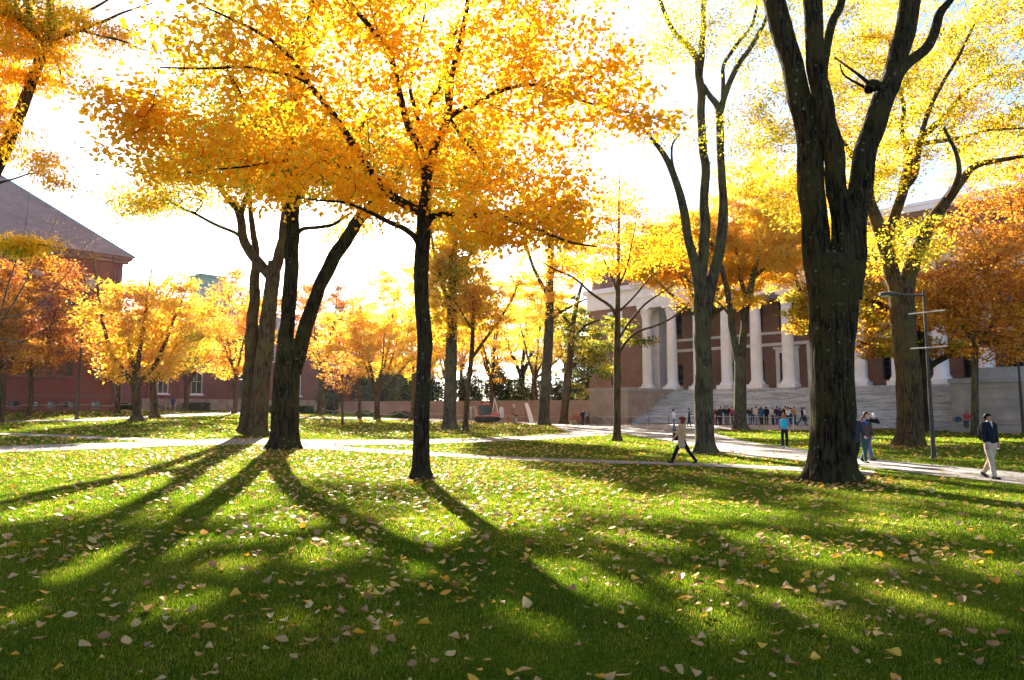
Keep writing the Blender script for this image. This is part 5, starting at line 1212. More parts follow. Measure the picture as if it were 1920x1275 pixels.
def person(label, pos, H, rz, legs=((25,5),(-22,12)), arms=((-18,8,15),(20,8,20)), top=(0.03,0.03,0.03), low=(0.03,0.035,0.05), shoe=(0.03,0.02,0.02),
           skin='light', hair=(0.03,0.02,0.015), hairlen=0, hat=None, coat=0.0, bulk=1.0, near=False, group=None, shirt=None, scarf=None, lean=0, seated=False, sleeves=True, head_yaw=0, afro=False, name='person'):
    """local frame: faces -Y. legs: (forward angle, knee bend); arms: (forward angle, out angle, elbow bend)"""
    root = empty(name, tuple(pos), rz, label, 'person', group)
    h = H; rad = math.radians
    def rot(a): return (0, -math.sin(rad(a)), -math.cos(rad(a)))
    hipz = 0.515*h; hw = 0.052*h; TL, SL = 0.245*h, 0.235*h
    L = []
    for s, (a, kb) in zip((-1, 1), legs):
        hip = Vector((s*hw, 0, 0)); k = hip + Vector(rot(a))*TL; an = k + Vector(rot(a-kb))*SL
        L.append((hip, k, an, a-kb))
    low_z = min(l[2].z for l in L); oz = (0.04*h - low_z) if not seated else 0.47 + 0.07*h
    P = lambda v: (v.x, v.y, v.z+oz)
    bz = oz; ln = math.tan(rad(lean))
    def B(x, y, z): # body point above the hips, leaning forward
        return (x, y - (z)*ln, bz+z)
    sh = 0.300*h; sw = 0.102*h*(0.92+0.08*bulk)
    A = []
    for s, arm in zip((-1, 1), arms):
        f, out, eb = arm[:3]; inn = arm[3] if len(arm) > 3 else 0
        S = Vector(B(s*sw, 0, sh))
        d = Vector((s*math.sin(rad(out)), -math.sin(rad(f)), -math.cos(rad(f)))).normalized()
        e = S + d*0.165*h
        d2 = Vector((s*math.sin(rad(out*0.4-inn)), -math.sin(rad(f+eb)), -math.cos(rad(f+eb)))).normalized()
        w = e + d2*0.145*h; A.append((S, e, w, d2))
    hd = 0.345*h
    r = h
    sk = M_skin(skin); lowm, topm = cloth(low), cloth(top)
    sub = 2 if near else 1
    hy = head_yaw
    cyw, syw = math.cos(rad(hy)), math.sin(rad(hy))
    def HP(x, y, z): q = B(0, 0, hd+z); return (q[0]+(x*cyw-y*syw)*h, q[1]+(x*syw+y*cyw)*h, q[2])
    # body, one continuous skin: pelvis root, spine, neck, head, arms with hands, legs
    ch = [[('p', B(0,0,0), 0.05*r), ('c', B(0,0.005*h,0.15*h), 0.05*r), ('s', B(0,0,0.29*h), 0.045*r), ('n', B(0,-0.004*h,0.325*h), 0.028*r), ('n2', HP(0,-0.004,0.008), 0.029*r),
           ('h1', HP(0,-0.014,0.040), (0.036*r,0.038*r)), ('h2', HP(0,-0.006,0.075), (0.041*r,0.047*r)), ('h3', HP(0,0.0,0.105), (0.036*r,0.041*r)), ('h4', HP(0,0.0,0.125), (0.02*r,0.022*r))]]
    for i, (hip, k, an, sa) in enumerate(L):
        toe = an + Vector((0, -0.075*h, -0.028*h)) if sa > -20 else an + Vector((0, -0.045*h, -0.05*h))
        ch.append([('p', B(0,0,0), 0.05*r), (f'hip{i}', P(hip), 0.05*r), (f'k{i}', P(k), 0.032*r), (f'a{i}', P(an), 0.020*r)])
    for i, (S, e, w, d2) in enumerate(A):
        palm = w + d2*0.035*h
        ch.append([('s', 0, 0), (f'S{i}', (S.x*0.88, S.y, S.z-0.026*h), 0.022*r), (f'e{i}', tuple(e), 0.020*r), (f'w{i}', tuple(w), 0.014*r), (f'm{i}', tuple(palm), (0.012*r, 0.020*r))])
        side = Vector((0, -1, 0)) if abs(d2.y) < 0.7 else Vector((0, 0, 1)); side = (side - d2*side.dot(d2)).normalized(); inn_ = d2.cross(side)*(1 if i else -1)
        if near:
            for q in range(4):
                off = side*(0.0105*(1.5-q))*h; l = (0.030, 0.034, 0.032, 0.025)[q]*h
                f1 = palm + off + d2*0.012*h; f2 = f1 + (d2+inn_*0.35).normalized()*l*0.6; f3 = f2 + (d2+inn_*1.1).normalized()*l*0.5
                ch.append([(f'm{i}', 0, 0), (f'f{i}{q}', tuple(f1), 0.0050*r), (f'g{i}{q}', tuple(f2), 0.0046*r), (f'x{i}{q}', tuple(f3), 0.0038*r)])
            t1 = w + d2*0.014*h + side*0.020*h; t2 = t1 + (d2*0.7+side*0.5+inn_*0.4).normalized()*0.024*h
            ch.append([(f'w{i}', 0, 0), (f't{i}', tuple(t1), 0.0058*r), (f'u{i}', tuple(t2), 0.0046*r)])
    if near:
        ch.append([('h2', 0, 0), ('nose', HP(0,-0.058,0.062), 0.008*r)]); ch.append([('h2', 0, 0), ('earl', HP(-0.043,0.004,0.07), 0.008*r)]); ch.append([('h2', 0, 0), ('earr', HP(0.043,0.004,0.07), 0.008*r)])
    skin_obj('body', ch, sk, root, sub)
    # trousers
    tr = [[('p', B(0,0,0.02*h), (0.078*r*bulk,0.058*r*bulk)), ('w', B(0,0,0.08*h), (0.070*r*bulk,0.052*r*bulk))]]
    for i, (hip, k, an, sa) in enumerate(L):
        b2 = k.lerp(an, 0.5)
        tr.append([('p', 0, 0), (f'h{i}', P(hip*1.0+Vector((0,0,-0.03*h))), (0.058*r,0.060*r)), (f'k{i}', P(k), 0.042*r), (f'b{i}', P(b2), 0.038*r), (f'a{i}', P(an+Vector((0,0,0.0))), 0.033*r)])
    skin_obj('trousers', tr, lowm, root, 1)
    # jacket or coat: hem, waist, chest, collar, sleeves
    hem = -0.02*h - coat*h
    tp = [[('c', B(0,0,0.16*h), (0.094*r*bulk,0.066*r*bulk)), ('w', B(0,0,0.06*h), (0.088*r*bulk,0.064*r*bulk)), ('hm', B(0,0,hem), ((0.090+coat*0.12)*r*bulk,(0.070+coat*0.15)*r*bulk))],
          [('c', 0, 0), ('s', B(0,0.002*h,0.265*h), (0.088*r*bulk,0.056*r)), ('n', B(0,0.0,0.318*h), (0.040*r,0.040*r))]]
    for i, (S, e, w, d2) in enumerate(A):
        S2 = Vector((S.x*0.90, S.y, S.z-0.018*h)); ee = w.lerp(e, 0.12) if sleeves else e.lerp(w, 0.05)
        tp.append([('s', 0, 0), (f'S{i}', tuple(S2), 0.044*r*bulk), (f'e{i}', tuple(e), 0.034*r*bulk)] + ([(f'w{i}', tuple(ee), 0.025*r*bulk)] if sleeves else []))
    skin_obj('coat' if coat > 0.05 else 'jacket', tp, topm, root, sub)
    # shoes
    for i, (hip, k, an, sa) in enumerate(L):
        mb = MB(); tilt = Matrix.Rotation(rad(-sa*0.75), 3, 'X') if not seated else Matrix.Identity(3)
        c = Vector(P(an)); 
        mb.ell(c + tilt @ Vector((0,-0.026*h,-0.017*h)), (0.030*h,0.072*h,0.023*h), 12, 8, M=tilt); mb.ell(c + tilt @ Vector((0,0.012*h,-0.005*h)), (0.028*h,0.032*h,0.030*h), 10, 6, M=tilt)
        mb.build('shoe', cloth(shoe, 0.5), root, True)
    # hair
    mb = MB(); hz = 0.092
    if afro:
        for q in range(46):
            a = q*2.399; zz = 1-2*(q+0.5)/46; rr_ = math.sqrt(1-zz*zz)
            d = Vector((rr_*math.cos(a), rr_*math.sin(a), zz))
            if d.y < -0.45 and d.z < 0.35: continue
            mb.ell(Vector(HP(0,0.012,0.078)) + d*0.058*h, (0.026*h,0.026*h,0.026*h), 7, 5)
        mb.ell(HP(0,0.014,0.085), (0.058*h,0.058*h,0.058*h), 12, 8)
    elif hat is None or hairlen:
        Mz = Matrix.Rotation(rad(hy), 3, 'Z')
        mb.ell(HP(0,0.010,0.097), (0.0475*h,0.052*h,0.044*h), 14, 9, M=Mz); mb.ell(HP(0,0.026,0.074), (0.044*h,0.036*h,0.044*h), 12, 8, M=Mz)
        if hairlen:
            for q, (xx, yy) in enumerate(((-0.034,0.016),(0.034,0.016),(-0.016,0.040),(0.016,0.040),(0,0.045))):
                mb.tube([HP(xx*0.9,yy*0.8,0.10), HP(xx*1.15,yy,0.05), HP(xx*1.3,yy*1.15,0.05-hairlen*0.5), HP(xx*1.1,yy*1.2,0.05-hairlen)], [0.018*h,0.024*h,0.022*h,0.006*h], 8)
    if mb.v: mb.build('hair', cloth(hair, 0.6), root, True)
    if hat is not None:
        mb = MB(); mb.ell(HP(0,0.004,0.108), (0.050*h,0.055*h,0.034*h), 14, 8); mb.ell(HP(0,-0.05,0.100), (0.035*h,0.035*h,0.006*h), 10, 4); mb.build('cap', cloth(hat), root, True)
    if near:
        for s in (-1, 1):
            mb = MB(); mb.ell(HP(s*0.0175,-0.0485,0.078), (0.0065*h,0.004*h,0.0045*h), 8, 6); mb.build('eye', cloth((0.02,0.015,0.012), 0.2), root, True)
        mb = MB(); mb.ell(HP(0,-0.0490,0.036), (0.015*h,0.004*h,0.0035*h), 10, 6); mb.build('mouth', cloth((0.28,0.08,0.07), 0.5), root, True)
    if shirt is not None:
        mb = MB(); p = B(0,-0.052*h,0.24*h)
        mb.poly([B(-0.016*h,-0.040*h,0.322*h), B(0,-0.064*h,0.21*h), B(0.016*h,-0.040*h,0.322*h), B(0,-0.046*h,0.325*h)]); mb.build('shirt', cloth(shirt), root)
    if scarf is not None:
        mb = MB(); mb.ell(B(0,-0.012*h,0.318*h), (0.050*h,0.050*h,0.026*h), 14, 7); mb.ell(B(0,-0.058*h,0.27*h), (0.026*h,0.016*h,0.045*h), 10, 7); mb.build('scarf', cloth(scarf), root, True)
    root['_A'] = 0; del root['_A']
    return root, A, B, h, L
_sm = {}
def M_skin(k):
    if k not in _sm: c = SKIN[k]; _sm[k] = mat_noise('skin', tuple(x*0.92 for x in c), tuple(x*1.05 for x in c), scale=6, rough=0.5)
    return _sm[k]
def child_item(name, mb, m, parent, smooth=True): return mb.build(name, m, parent, smooth)
def world_item(name, label, cat, build, root, group=None):
    """an item carried by a person: its own top-level thing standing at the person's place"""
    e = empty(name, tuple(root.location), root.rotation_euler.z, label, cat, group); build(e); return e
def fp(px, py=None, Y=None):
    return gp(px, py) if Y is None else gY(px, Y)

# the walking man on the right
r, A, B, h, L = person('young man in black jacket and khaki trousers walking on the path at the right', fp(1861,899), 1.72, R(14), legs=((12,4),(-13,20)), arms=((5,9,10),(-6,9,14)),
    top=(0.012,0.013,0.02), low=(0.42,0.33,0.24), shoe=(0.03,0.018,0.012), skin='tan', hair=(0.008,0.007,0.006), near=True, shirt=(0.55,0.52,0.5), bulk=1.02, head_yaw=8)
def bp(e):
    mb = MB(); mb.ell((0,0.15,1.18), (0.15,0.095,0.25), 14, 10); mb.ell((0,0.22,1.08), (0.11,0.06,0.13), 12, 8); mb.build('pack', cloth((0.02,0.015,0.02)), e, True)
    mb = MB(); mb.tube([(-0.11,-0.10,1.30),(-0.11,-0.02,1.415),(-0.10,0.10,1.34)], 0.016, 6); mb.tube([(0.11,-0.10,1.30),(0.11,-0.02,1.415),(0.10,0.10,1.34)], 0.016, 6); mb.build('strap', cloth((0.02,0.02,0.02)), e, True)
world_item('backpack', 'black backpack worn by the man in khaki trousers', 'backpack', bp, r)
# the woman in the tan coat, striding left
r, A, B, h, L = person('woman with big curly auburn hair in a hooded tan coat striding left', fp(1280,869.5), 1.62, R(-82), legs=((27,3),(-27,10)), arms=((12,6,25),(-6,6,30)),
    top=(0.42,0.30,0.17), low=(0.012,0.012,0.014), shoe=(0.02,0.012,0.012), hair=(0.16,0.035,0.015), afro=True, coat=0.16, bulk=1.12, near=True)
mb = MB(); mb.ell((0,0.10,1.33), (0.13,0.08,0.10), 14, 8); mb.build('hood', cloth((0.42,0.30,0.17)), r, True)
def hb(e):
    mb = MB(); mb.box(-0.30,-0.20,-0.20,0.06,0.74,0.98); mb.build('bag', cloth((0.01,0.01,0.012), 0.4), e)
    mb = MB(); mb.tube([(-0.25,-0.17,0.97),(-0.24,-0.12,1.15),(-0.19,-0.03,1.36),(-0.24,0.03,1.15),(-0.25,0.05,0.97)], 0.010, 6); mb.build('strap', cloth((0.01,0.01,0.012), 0.4), e, True)
world_item('handbag', 'black shoulder bag carried by the woman in the tan coat', 'bag', hb, r)
# woman with the teal backpack, seen from behind
r, A, B, h, L = person('woman with long red hair in black trousers walking away towards the steps', fp(1472,841), 1.58, R(155), legs=((12,4),(-12,8)), arms=((5,12,70),(2,10,20)),
    top=(0.28,0.16,0.40), low=(0.012,0.014,0.02), shoe=(0.55,0.50,0.46), hair=(0.38,0.11,0.035), hairlen=0.16, near=True, bulk=0.92)
def tb_(e):
    mb = MB(); mb.ell((0,0.17,1.10), (0.155,0.10,0.23), 14, 10); mb.ell((0,0.25,1.01), (0.11,0.05,0.12), 12, 8); mb.build('pack', cloth((0.02,0.38,0.45)), e, True)
    mb = MB(); mb.tube([(-0.11,-0.10,1.2),(-0.11,0.0,1.36),(-0.10,0.12,1.26)], 0.018, 6); mb.tube([(0.11,-0.10,1.2),(0.11,0.0,1.36),(0.10,0.12,1.26)], 0.018, 6); mb.build('strap', cloth((0.02,0.25,0.30)), e, True)
world_item('backpack', 'bright teal backpack on the red haired woman', 'backpack', tb_, r)
# three people half behind the furrowed tree
r, A, B, h, L = person('woman in a bulky brown jacket with a blue scarf beside the furrowed trunk', fp(1624,869), 1.58, R(12), legs=((10,6),(-12,22)), arms=((4,14,42,25),(2,16,30,10)),
    top=(0.075,0.048,0.038), low=(0.035,0.075,0.075), shoe=(0.02,0.012,0.012), hair=(0.07,0.03,0.02), hairlen=0.03, near=True, bulk=1.3, scarf=(0.03,0.10,0.40))
r, A, B, h, L = person('man in a black sweater drinking from a white cup behind the woman in brown', fp(1629,864), 1.74, R(18), legs=((18,5),(-16,18)), arms=((5,8,15),(60,30,128,95)),
    top=(0.010,0.010,0.012), low=(0.10,0.11,0.20), shoe=(0.10,0.02,0.02), hair=(0.06,0.035,0.02), near=True, bulk=1.0, head_yaw=20)
w = A[1][2] + A[1][3]*0.06
def cp(e):
    mb = MB(); mb.lathe([(0.030,w.z-0.02),(0.040,w.z+0.09),(0.043,w.z+0.092),(0.043,w.z+0.105),(0.036,w.z+0.112)], w.x-0.02, w.y-0.035, 14); mb.build('cup_body', cloth((0.8,0.8,0.78), 0.5), e, True)
world_item('paper_cup', 'white paper cup raised by the man in the black sweater', 'cup', cp, r)
person('person in a dark coat mostly hidden behind the edge of the furrowed trunk', fp(1606,874), 1.66, R(10), legs=((8,4),(-10,16)), arms=((4,8,20),(8,8,25)), top=(0.03,0.03,0.045), low=(0.012,0.012,0.014), coat=0.10, hair=(0.03,0.02,0.015), bulk=1.1)

# visitors further off
S = lambda a, b=10: ((a, 3), (-a, b))
st = ((2,2),(-2,3))
person('man in a white shirt and jeans standing left of the rope before the steps', fp(1264,808), 1.78, R(60), legs=((6,2),(-5,3)), arms=((10,8,50),(0,6,10)), top=(0.75,0.73,0.70), low=(0.14,0.20,0.28), hair=(0.01,0.01,0.01), skin='tan')
r, *_ = person('person in a dark green jacket holding a black coat over one arm', gY(1290, 60), 1.68, R(80), legs=((8,2),(-8,3)), arms=((15,8,60),(0,6,10)), top=(0.012,0.07,0.075), low=(0.03,0.035,0.05), hair=(0.015,0.012,0.01), skin='tan')
G = 'people queueing at the foot of the library steps'
crowd = [
 (1337,61.5,1.66, 70,(0.33,0.04,0.06),(0.30,0.05,0.10),(0.6,0.4,0.2),dict(hairlen=0.06),'blonde person in a maroon top at the left end of the queue'),
 (1343,60.2,1.76,-20,(0.012,0.012,0.016),(0.02,0.02,0.03),(0.75,0.60,0.42),dict(coat=0.12,shirt=(0.8,0.8,0.8)),'fair haired person in a long black coat open over white'),
 (1349,62.5,1.72,170,(0.02,0.025,0.05),(0.02,0.02,0.03),(0.10,0.06,0.04),dict(),'person in navy behind the long black coat'),
 (1357,63.2,1.74,200,(0.014,0.014,0.016),(0.08,0.12,0.2),(0.01,0.01,0.01),dict(),'person with black hair and black jacket turned to the steps'),
 (1362,61.8,1.76,160,(0.012,0.012,0.014),(0.10,0.06,0.045),(0.22,0.12,0.08),dict(),'brown haired person in black with brown trousers'),
 (1370,62.0,1.72,190,(0.45,0.03,0.14),(0.02,0.02,0.05),(0.3,0.12,0.10),dict(),'person in a crimson jacket left of the twin grey trunk'),
 (1376,61.2,1.64,150,(0.28,0.03,0.22),(0.10,0.16,0.26),(0.45,0.28,0.16),dict(hairlen=0.05),'person in a magenta jacket and blue jeans beside the grey trunk'),
 (1402,61.6,1.68,200,(0.015,0.025,0.05),(0.10,0.18,0.26),(0.3,0.3,0.3),dict(),'grey haired person in dark navy just right of the grey trunk'),
 (1408,63.4,1.66,170,(0.05,0.05,0.07),(0.03,0.03,0.04),(0.04,0.03,0.02),dict(),'person in charcoal half hidden behind the beige jacket'),
 (1415,61.0,1.74,185,(0.50,0.42,0.32),(0.09,0.15,0.24),(0.10,0.06,0.04),dict(bulk=1.12),'man in a beige jacket and blue jeans'),
 (1425,62.4,1.66,175,(0.02,0.11,0.30),(0.02,0.02,0.03),(0.03,0.02,0.02),dict(bulk=1.05),'person in a bright blue jacket'),
 (1424,64.6,1.80,180,(0.02,0.02,0.03),(0.02,0.02,0.03),(0.03,0.02,0.02),dict(hat=(0.5,0.02,0.04)),'tall person in a red cap behind the blue jacket'),
 (1434,61.4,1.78,180,(0.012,0.012,0.014),(0.02,0.02,0.02),(0.01,0.01,0.01),dict(coat=0.08,bulk=1.08),'tall person in a long plain black coat'),
 (1446,62.8,1.68,190,(0.55,0.60,0.55),(0.02,0.02,0.03),(0.2,0.12,0.08),dict(scarf=(0.04,0.35,0.10)),'person in white with a green scarf'),
 (1454,61.5,1.74,170,(0.03,0.015,0.05),(0.05,0.07,0.13),(0.05,0.05,0.05),dict(bulk=1.05),'person in a dark purple jacket and jeans'),
 (1460,63.3,1.72,200,(0.02,0.03,0.05),(0.02,0.02,0.03),(0.02,0.015,0.01),dict(),'person in dark blue at the back of the queue, right of purple'),
 (1470,61.8,1.78,150,(0.012,0.012,0.016),(0.02,0.02,0.03),(0.01,0.01,0.01),dict(),'slim person in black left of the white jacket'),
 (1475,60.9,1.70,120,(0.70,0.70,0.72),(0.02,0.02,0.03),(0.02,0.02,0.02),dict(hairlen=0.05),'dark haired person in a white jacket'),
 (1480,62.0,1.66,200,(0.012,0.012,0.016),(0.06,0.09,0.16),(0.015,0.012,0.01),dict(),'person in black close behind the white jacket'),
 (1487,61.7,1.70,180,(0.52,0.26,0.03),(0.05,0.07,0.12),(0.25,0.14,0.08),dict(),'person in a mustard yellow jacket near the rope end'),
]
for px, Y, H, rz, top, low, hair, kw, lab in crowd:
    q_ = (px*7.31) % 1; q2_ = (px*3.77) % 1
    person(lab, gY(px, Y+(q_-0.5)*1.6), H*(0.97+0.07*q2_), R(rz+(q2_-0.5)*70), legs=((3+8*q_,2+4*q2_),(-4-6*q2_,3+6*q_)), arms=((4+30*q_,6,10+70*q2_,20*q_),(-4+22*q2_,6,15+50*q_,15*q2_)), top=top, low=low, hair=hair, group=G, lean=(q_-0.4)*9, head_yaw=(q2_-0.5)*60, **kw)
person('person in a black jacket walking right past the end of the queue', gY(1501, 61.3), 1.76, R(80), legs=((22,4),(-24,14)), arms=((-14,6,12),(16,6,20)), top=(0.012,0.012,0.014), low=(0.03,0.04,0.07), hair=(0.01,0.01,0.01))
person('person in a white top walking just behind the black jacket right of the queue', gY(1505, 62.8), 1.76, R(80), legs=((18,4),(-18,14)), arms=((-14,6,12),(16,6,20)), top=(0.70,0.76,0.85), low=(0.03,0.035,0.05), hair=(0.01,0.01,0.01))
person('person in dark clothes walking behind the stout ridged trunk', gY(1682, 57), 1.74, R(85), legs=((20,4),(-24,12)), arms=((-12,6,12),(14,6,20)), top=(0.03,0.035,0.06), low=(0.10,0.085,0.07), hair=(0.02,0.015,0.01))
person('man in a dark jacket, the left one of the couple on the far path', gY(1092, 72), 1.76, R(10), legs=((14,4),(-12,12)), arms=((-10,8,12),(12,8,15)), top=(0.02,0.02,0.022), low=(0.02,0.02,0.025), hair=(0.12,0.06,0.04), shirt=(0.6,0.55,0.55), group='couple walking towards us on the far path')
person('man in a grey sweater, the right one of the couple on the far path', gY(1101, 70.5), 1.80, R(-10), legs=((12,4),(-14,12)), arms=((10,8,12),(-10,8,15)), top=(0.16,0.17,0.19), low=(0.02,0.02,0.025), hair=(0.03,0.02,0.015), group='couple walking towards us on the far path')
person('woman with long brown hair in black walking on the sunlit far path', gY(627, 82), 1.72, R(150), legs=((16,4),(-16,12)), arms=((-10,8,12),(12,8,20)), top=(0.06,0.045,0.045), low=(0.02,0.02,0.03), hair=(0.14,0.07,0.045), hairlen=0.14)
person('person in a blue jacket standing by the parked bicycles', gY(327, 85), 1.78, R(200), legs=((5,2),(-5,3)), arms=((6,6,30),(4,6,15)), top=(0.03,0.06,0.22), low=(0.03,0.035,0.06), hair=(0.10,0.05,0.03))
person('child in a dark jacket and white hat at the foot of the brown wall', gY(968, 80), 1.15, R(20), legs=((5,2),(-5,3)), arms=((6,6,30),(4,6,15)), top=(0.02,0.025,0.06), low=(0.5,0.5,0.5), hat=(0.75,0.72,0.66), hair=(0.3,0.2,0.1))
person('person in a grey top standing by the brown wall behind the child', gY(963, 82)+Vector((0,0,0.9)), 1.62, R(70), legs=((5,2),(-5,3)), arms=((20,6,40),(4,6,15)), top=(0.5,0.48,0.48), low=(0.16,0.18,0.2), hair=(0.15,0.08,0.05))
mb = MB(); q = gY(963, 82); mb.box(q.x-0.35, q.x+0.35, q.y-0.35, q.y+0.35, q.z-0.2, q.z+0.9); mb.mat(M['limestone_dirty']) if False else None; tag(mb.build('stone_block', M['limestone_dirty']), 'low stone block under the person in grey by the wall', 'stone block')
r, *_ = person('person in a red top sitting on the stone bench by the right stair wall', (0,0,0), 1.68, 0, legs=((85,82),(80,85)), arms=((25,8,60),(20,8,60)), top=(0.42,0.05,0.05), low=(0.03,0.04,0.06), hair=(0.03,0.02,0.015), seated=True, hairlen=0.05)
Mx = Matrix.Translation(LO) @ Matrix.Rotation(LRZ, 4, 'Z'); q = Mx @ Vector((L1-3.15, -11.35, 0.75-0.47)); r.location = q; r.rotation_euler.z = LRZ
q2 = Mx @ Vector((L1-3.75, -11.3, 0.75))
bg_ = empty('bag', tuple(q2), LRZ, 'blue bag resting on the stone bench beside the person in red', 'bag'); mb = MB(); mb.ell((0,0,0.2), (0.22,0.15,0.2), 12, 8); mb.build('sack', cloth((0.03,0.07,0.16)), bg_, True); mb = MB(); mb.tube([(-0.12,0,0.37),(-0.06,0,0.48),(0.06,0,0.48),(0.12,0,0.37)], 0.012, 6); mb.build('handle', cloth((0.02,0.02,0.03)), bg_, True)

# turn the skinned figures into plain meshes
dg = bpy.context.evaluated_depsgraph_get(); dg.update()
for o in SKINS:
    me = bpy.data.meshes.new_from_object(o.evaluated_get(dg)); old = o.data
    o.modifiers.clear(); o.data = me; bpy.data.meshes.remove(old)
    me.polygons.foreach_set('use_smooth', np.ones(len(me.polygons), dtype=bool))
# ------------------------------------------------------------------ lamp posts
def lamp_post(label, pos, H, rod=None, rz=0, arm=None, rad=0.075, group=None, bars=()):
    e = empty('street_lamp', tuple(pos), rz, label, 'street lamp', group)
    mb = MB(); mb.tube([(0,0,-0.1),(0,0,0.5),(0,0,H*0.45)], [rad*1.2,rad*1.15,rad], 16); mb.tube([(0,0,H*0.45),(0,0,H)], [rad*0.82,rad*0.7], 16); mb.tube([(0,0,H),(0,0,H+0.05)], [rad*0.8,rad*0.3], 12)
    mb.tube([(0,0,H*0.445),(0,0,H*0.457)], rad*1.12, 16); mb.tube([(0,0,-0.1),(0,0,0.12)], rad*1.5, 16)
    mb.build('pole', M['grey_metal'], e, True)
    if arm:
        ax, az = arm; mb = MB(); mb.tube([(0,0,az),(ax*0.55,0,az+0.03)], 0.035, 8); mb.build('arm', M['grey_metal'], e, True)
        mb = MB(); s = 1 if ax > 0 else -1
        for q in range(1): 
            secs = [(0.50,0.045,0.04),(0.60,0.13,0.075),(0.78,0.19,0.10),(0.92,0.17,0.095),(1.0,0.08,0.05)]
            b = len(mb.v); n = 16
            for t, wy, wz in secs:
                for k in range(n):
                    a = 2*PI*k/n; mb.v.append((ax*t, wy*math.cos(a), az+0.03+wz*math.sin(a)*(1 if math.sin(a) > 0 else 0.75)))
            for i in range(len(secs)-1):
                for k in range(n): mb.f.append([b+i*n+k, b+i*n+(k+1)%n, b+(i+1)*n+(k+1)%n, b+(i+1)*n+k]); mb.m.append(0)
            mb.f.append([b+k for k in range(n)]); mb.m.append(0); e0 = b+(len(secs)-1)*n; mb.f.append([e0+k for k in range(n)]); mb.m.append(0)
        hd = mb.build('lamp_head', M['grey_metal'], e, True)
        mb = MB(); mb.ell((ax*0.86,0,az-0.02), (0.17,0.13,0.055), 14, 8); mb.build('lens', M['pale_metal'], hd, True)
    for (z, l, ang) in bars:
        mb = MB(); c, s = math.cos(ang), math.sin(ang)
        mb.tube([(-l/2*c,-l/2*s-0.08,z-0.0),(l/2*c,l/2*s-0.08,z)], 0.022, 8); mb.tube([(0,0,z),(0,-0.08,z)], 0.03, 6); mb.build('banner_bar', M['pale_metal'], e, True)
    return e
b = gp(1751, 860); k = b.y/F
Hh = at(1741, 546, b.y).z - b.z
lamp_post('tall grey lamp post with one cobra head and two pale crossbars, nearest at the right', b, Hh, arm=(-at(1741,552,b.y).x+at(1658,552,b.y).x, Hh-0.15), bars=((at(1745,586,b.y).z-b.z, 1.20, R(-56)), (at(1747,652,b.y).z-b.z, 1.20, R(-56))), rad=0.062)
b = gY(149, 55); Hh = at(149, 545, b.y).z-b.z
lamp_post('thin weathered lamp post on the far left lawn before the brick hall', b, Hh, rad=0.10)
b = gY(441, 76); b2 = at(452, 622, 76)
lamp_post('slim dark lamp post with a pale head just left of the twin trunk', gY(458,70), at(456,628,70).z-gY(458,70).z, arm=(-0.75, at(456,637,70).z-gY(458,70).z), bars=((at(452,655,70).z-gY(458,70).z,0.6,0.1),), rad=0.05)
b = gY(1911, 48); lamp_post('dark lamp post at the right picture edge in front of the stair wall', b, at(1911,600,48).z-b.z, rad=0.09)
b = gY(903, 74); lamp_post('thin dark lamp post standing in front of the red loader', b, at(903,690,74).z-b.z, rad=0.055)
b = gY(4, 52); lamp_post('lamp post with a pale head at the far left edge', b, at(4,650,52).z-b.z, arm=(0.45, at(4,657,52).z-b.z), rad=0.05)

# ------------------------------------------------------------------ rope barriers
def rope_fence(label, pts, sag=0.14, hh=0.85, rr=0.018):
    b0 = gY(*pts[0]); e = empty('rope_fence', tuple(b0), 0, label, 'rope fence', 'rope fences along the lawns')
    P = [gY(*p) for p in pts]
    for p in P:
        q = p-b0; mb = MB(); mb.tube([(q.x,q.y,q.z-0.1),(q.x,q.y,q.z+hh+0.04)], 0.025, 6); mb.tube([(q.x,q.y,q.z+hh+0.04),(q.x,q.y,q.z+hh+0.09)], [0.035,0.02], 6); mb.build('post', M['dark'], e, True)
    mb = MB()
    for a, c in zip(P[:-1], P[1:]):
        a_, c_ = a-b0, c-b0
        mb.tube([a_.lerp(c_, t/8)+Vector((0,0,hh-sag*4*(t/8)*(1-t/8)*(0.6+0.8*((a.x*7.3)%1)))) for t in range(9)], rr, 5)
    mb.build('rope', M['rope'], e, True)
rope_fence('pale rope slung between posts in front of the brick hall', [(-40,58),(10,60),(50,62),(78,63),(122,64),(172,65),(225,67),(262,70)])
rope_fence('sagging pale rope beside the bicycles', [(262,73),(300,75),(335,77)], 0.3)
rope_fence('pale rope along the far sunlit path left of the golden trunk', [(604,80),(642,80),(673,79),(702,79),(752,78),(780,78)], 0.35)
rope_fence('rope in front of the red loader and the brown wall', [(805,78),(850,77),(882,76),(918,76),(952,76),(1000,76),(1040,75)], 0.10)
rope_fence('rope at the foot of the library steps left of the three armed tree', [(1118,68),(1150,67),(1183,66),(1215,65),(1252,63.5),(1300,61)], 0.06, 0.95)
rope_fence('rope in front of the queueing people', [(1336,58),(1378,57.5),(1420,57),(1462,56.5),(1483,56.2)], 0.04, 0.95)
b = gY(1483, 54); mb = MB(); mb.tube([(0,0,-0.1),(0.05,0,1.05)], 0.04, 8); mb.tube([(0.05,0,1.05),(0.052,0,1.09)], 0.05, 8); o = mb.build('wooden_stake', M['pale_metal']); o.location = b; tag(o, 'pale wooden stake at the end of the queue rope', 'stake')

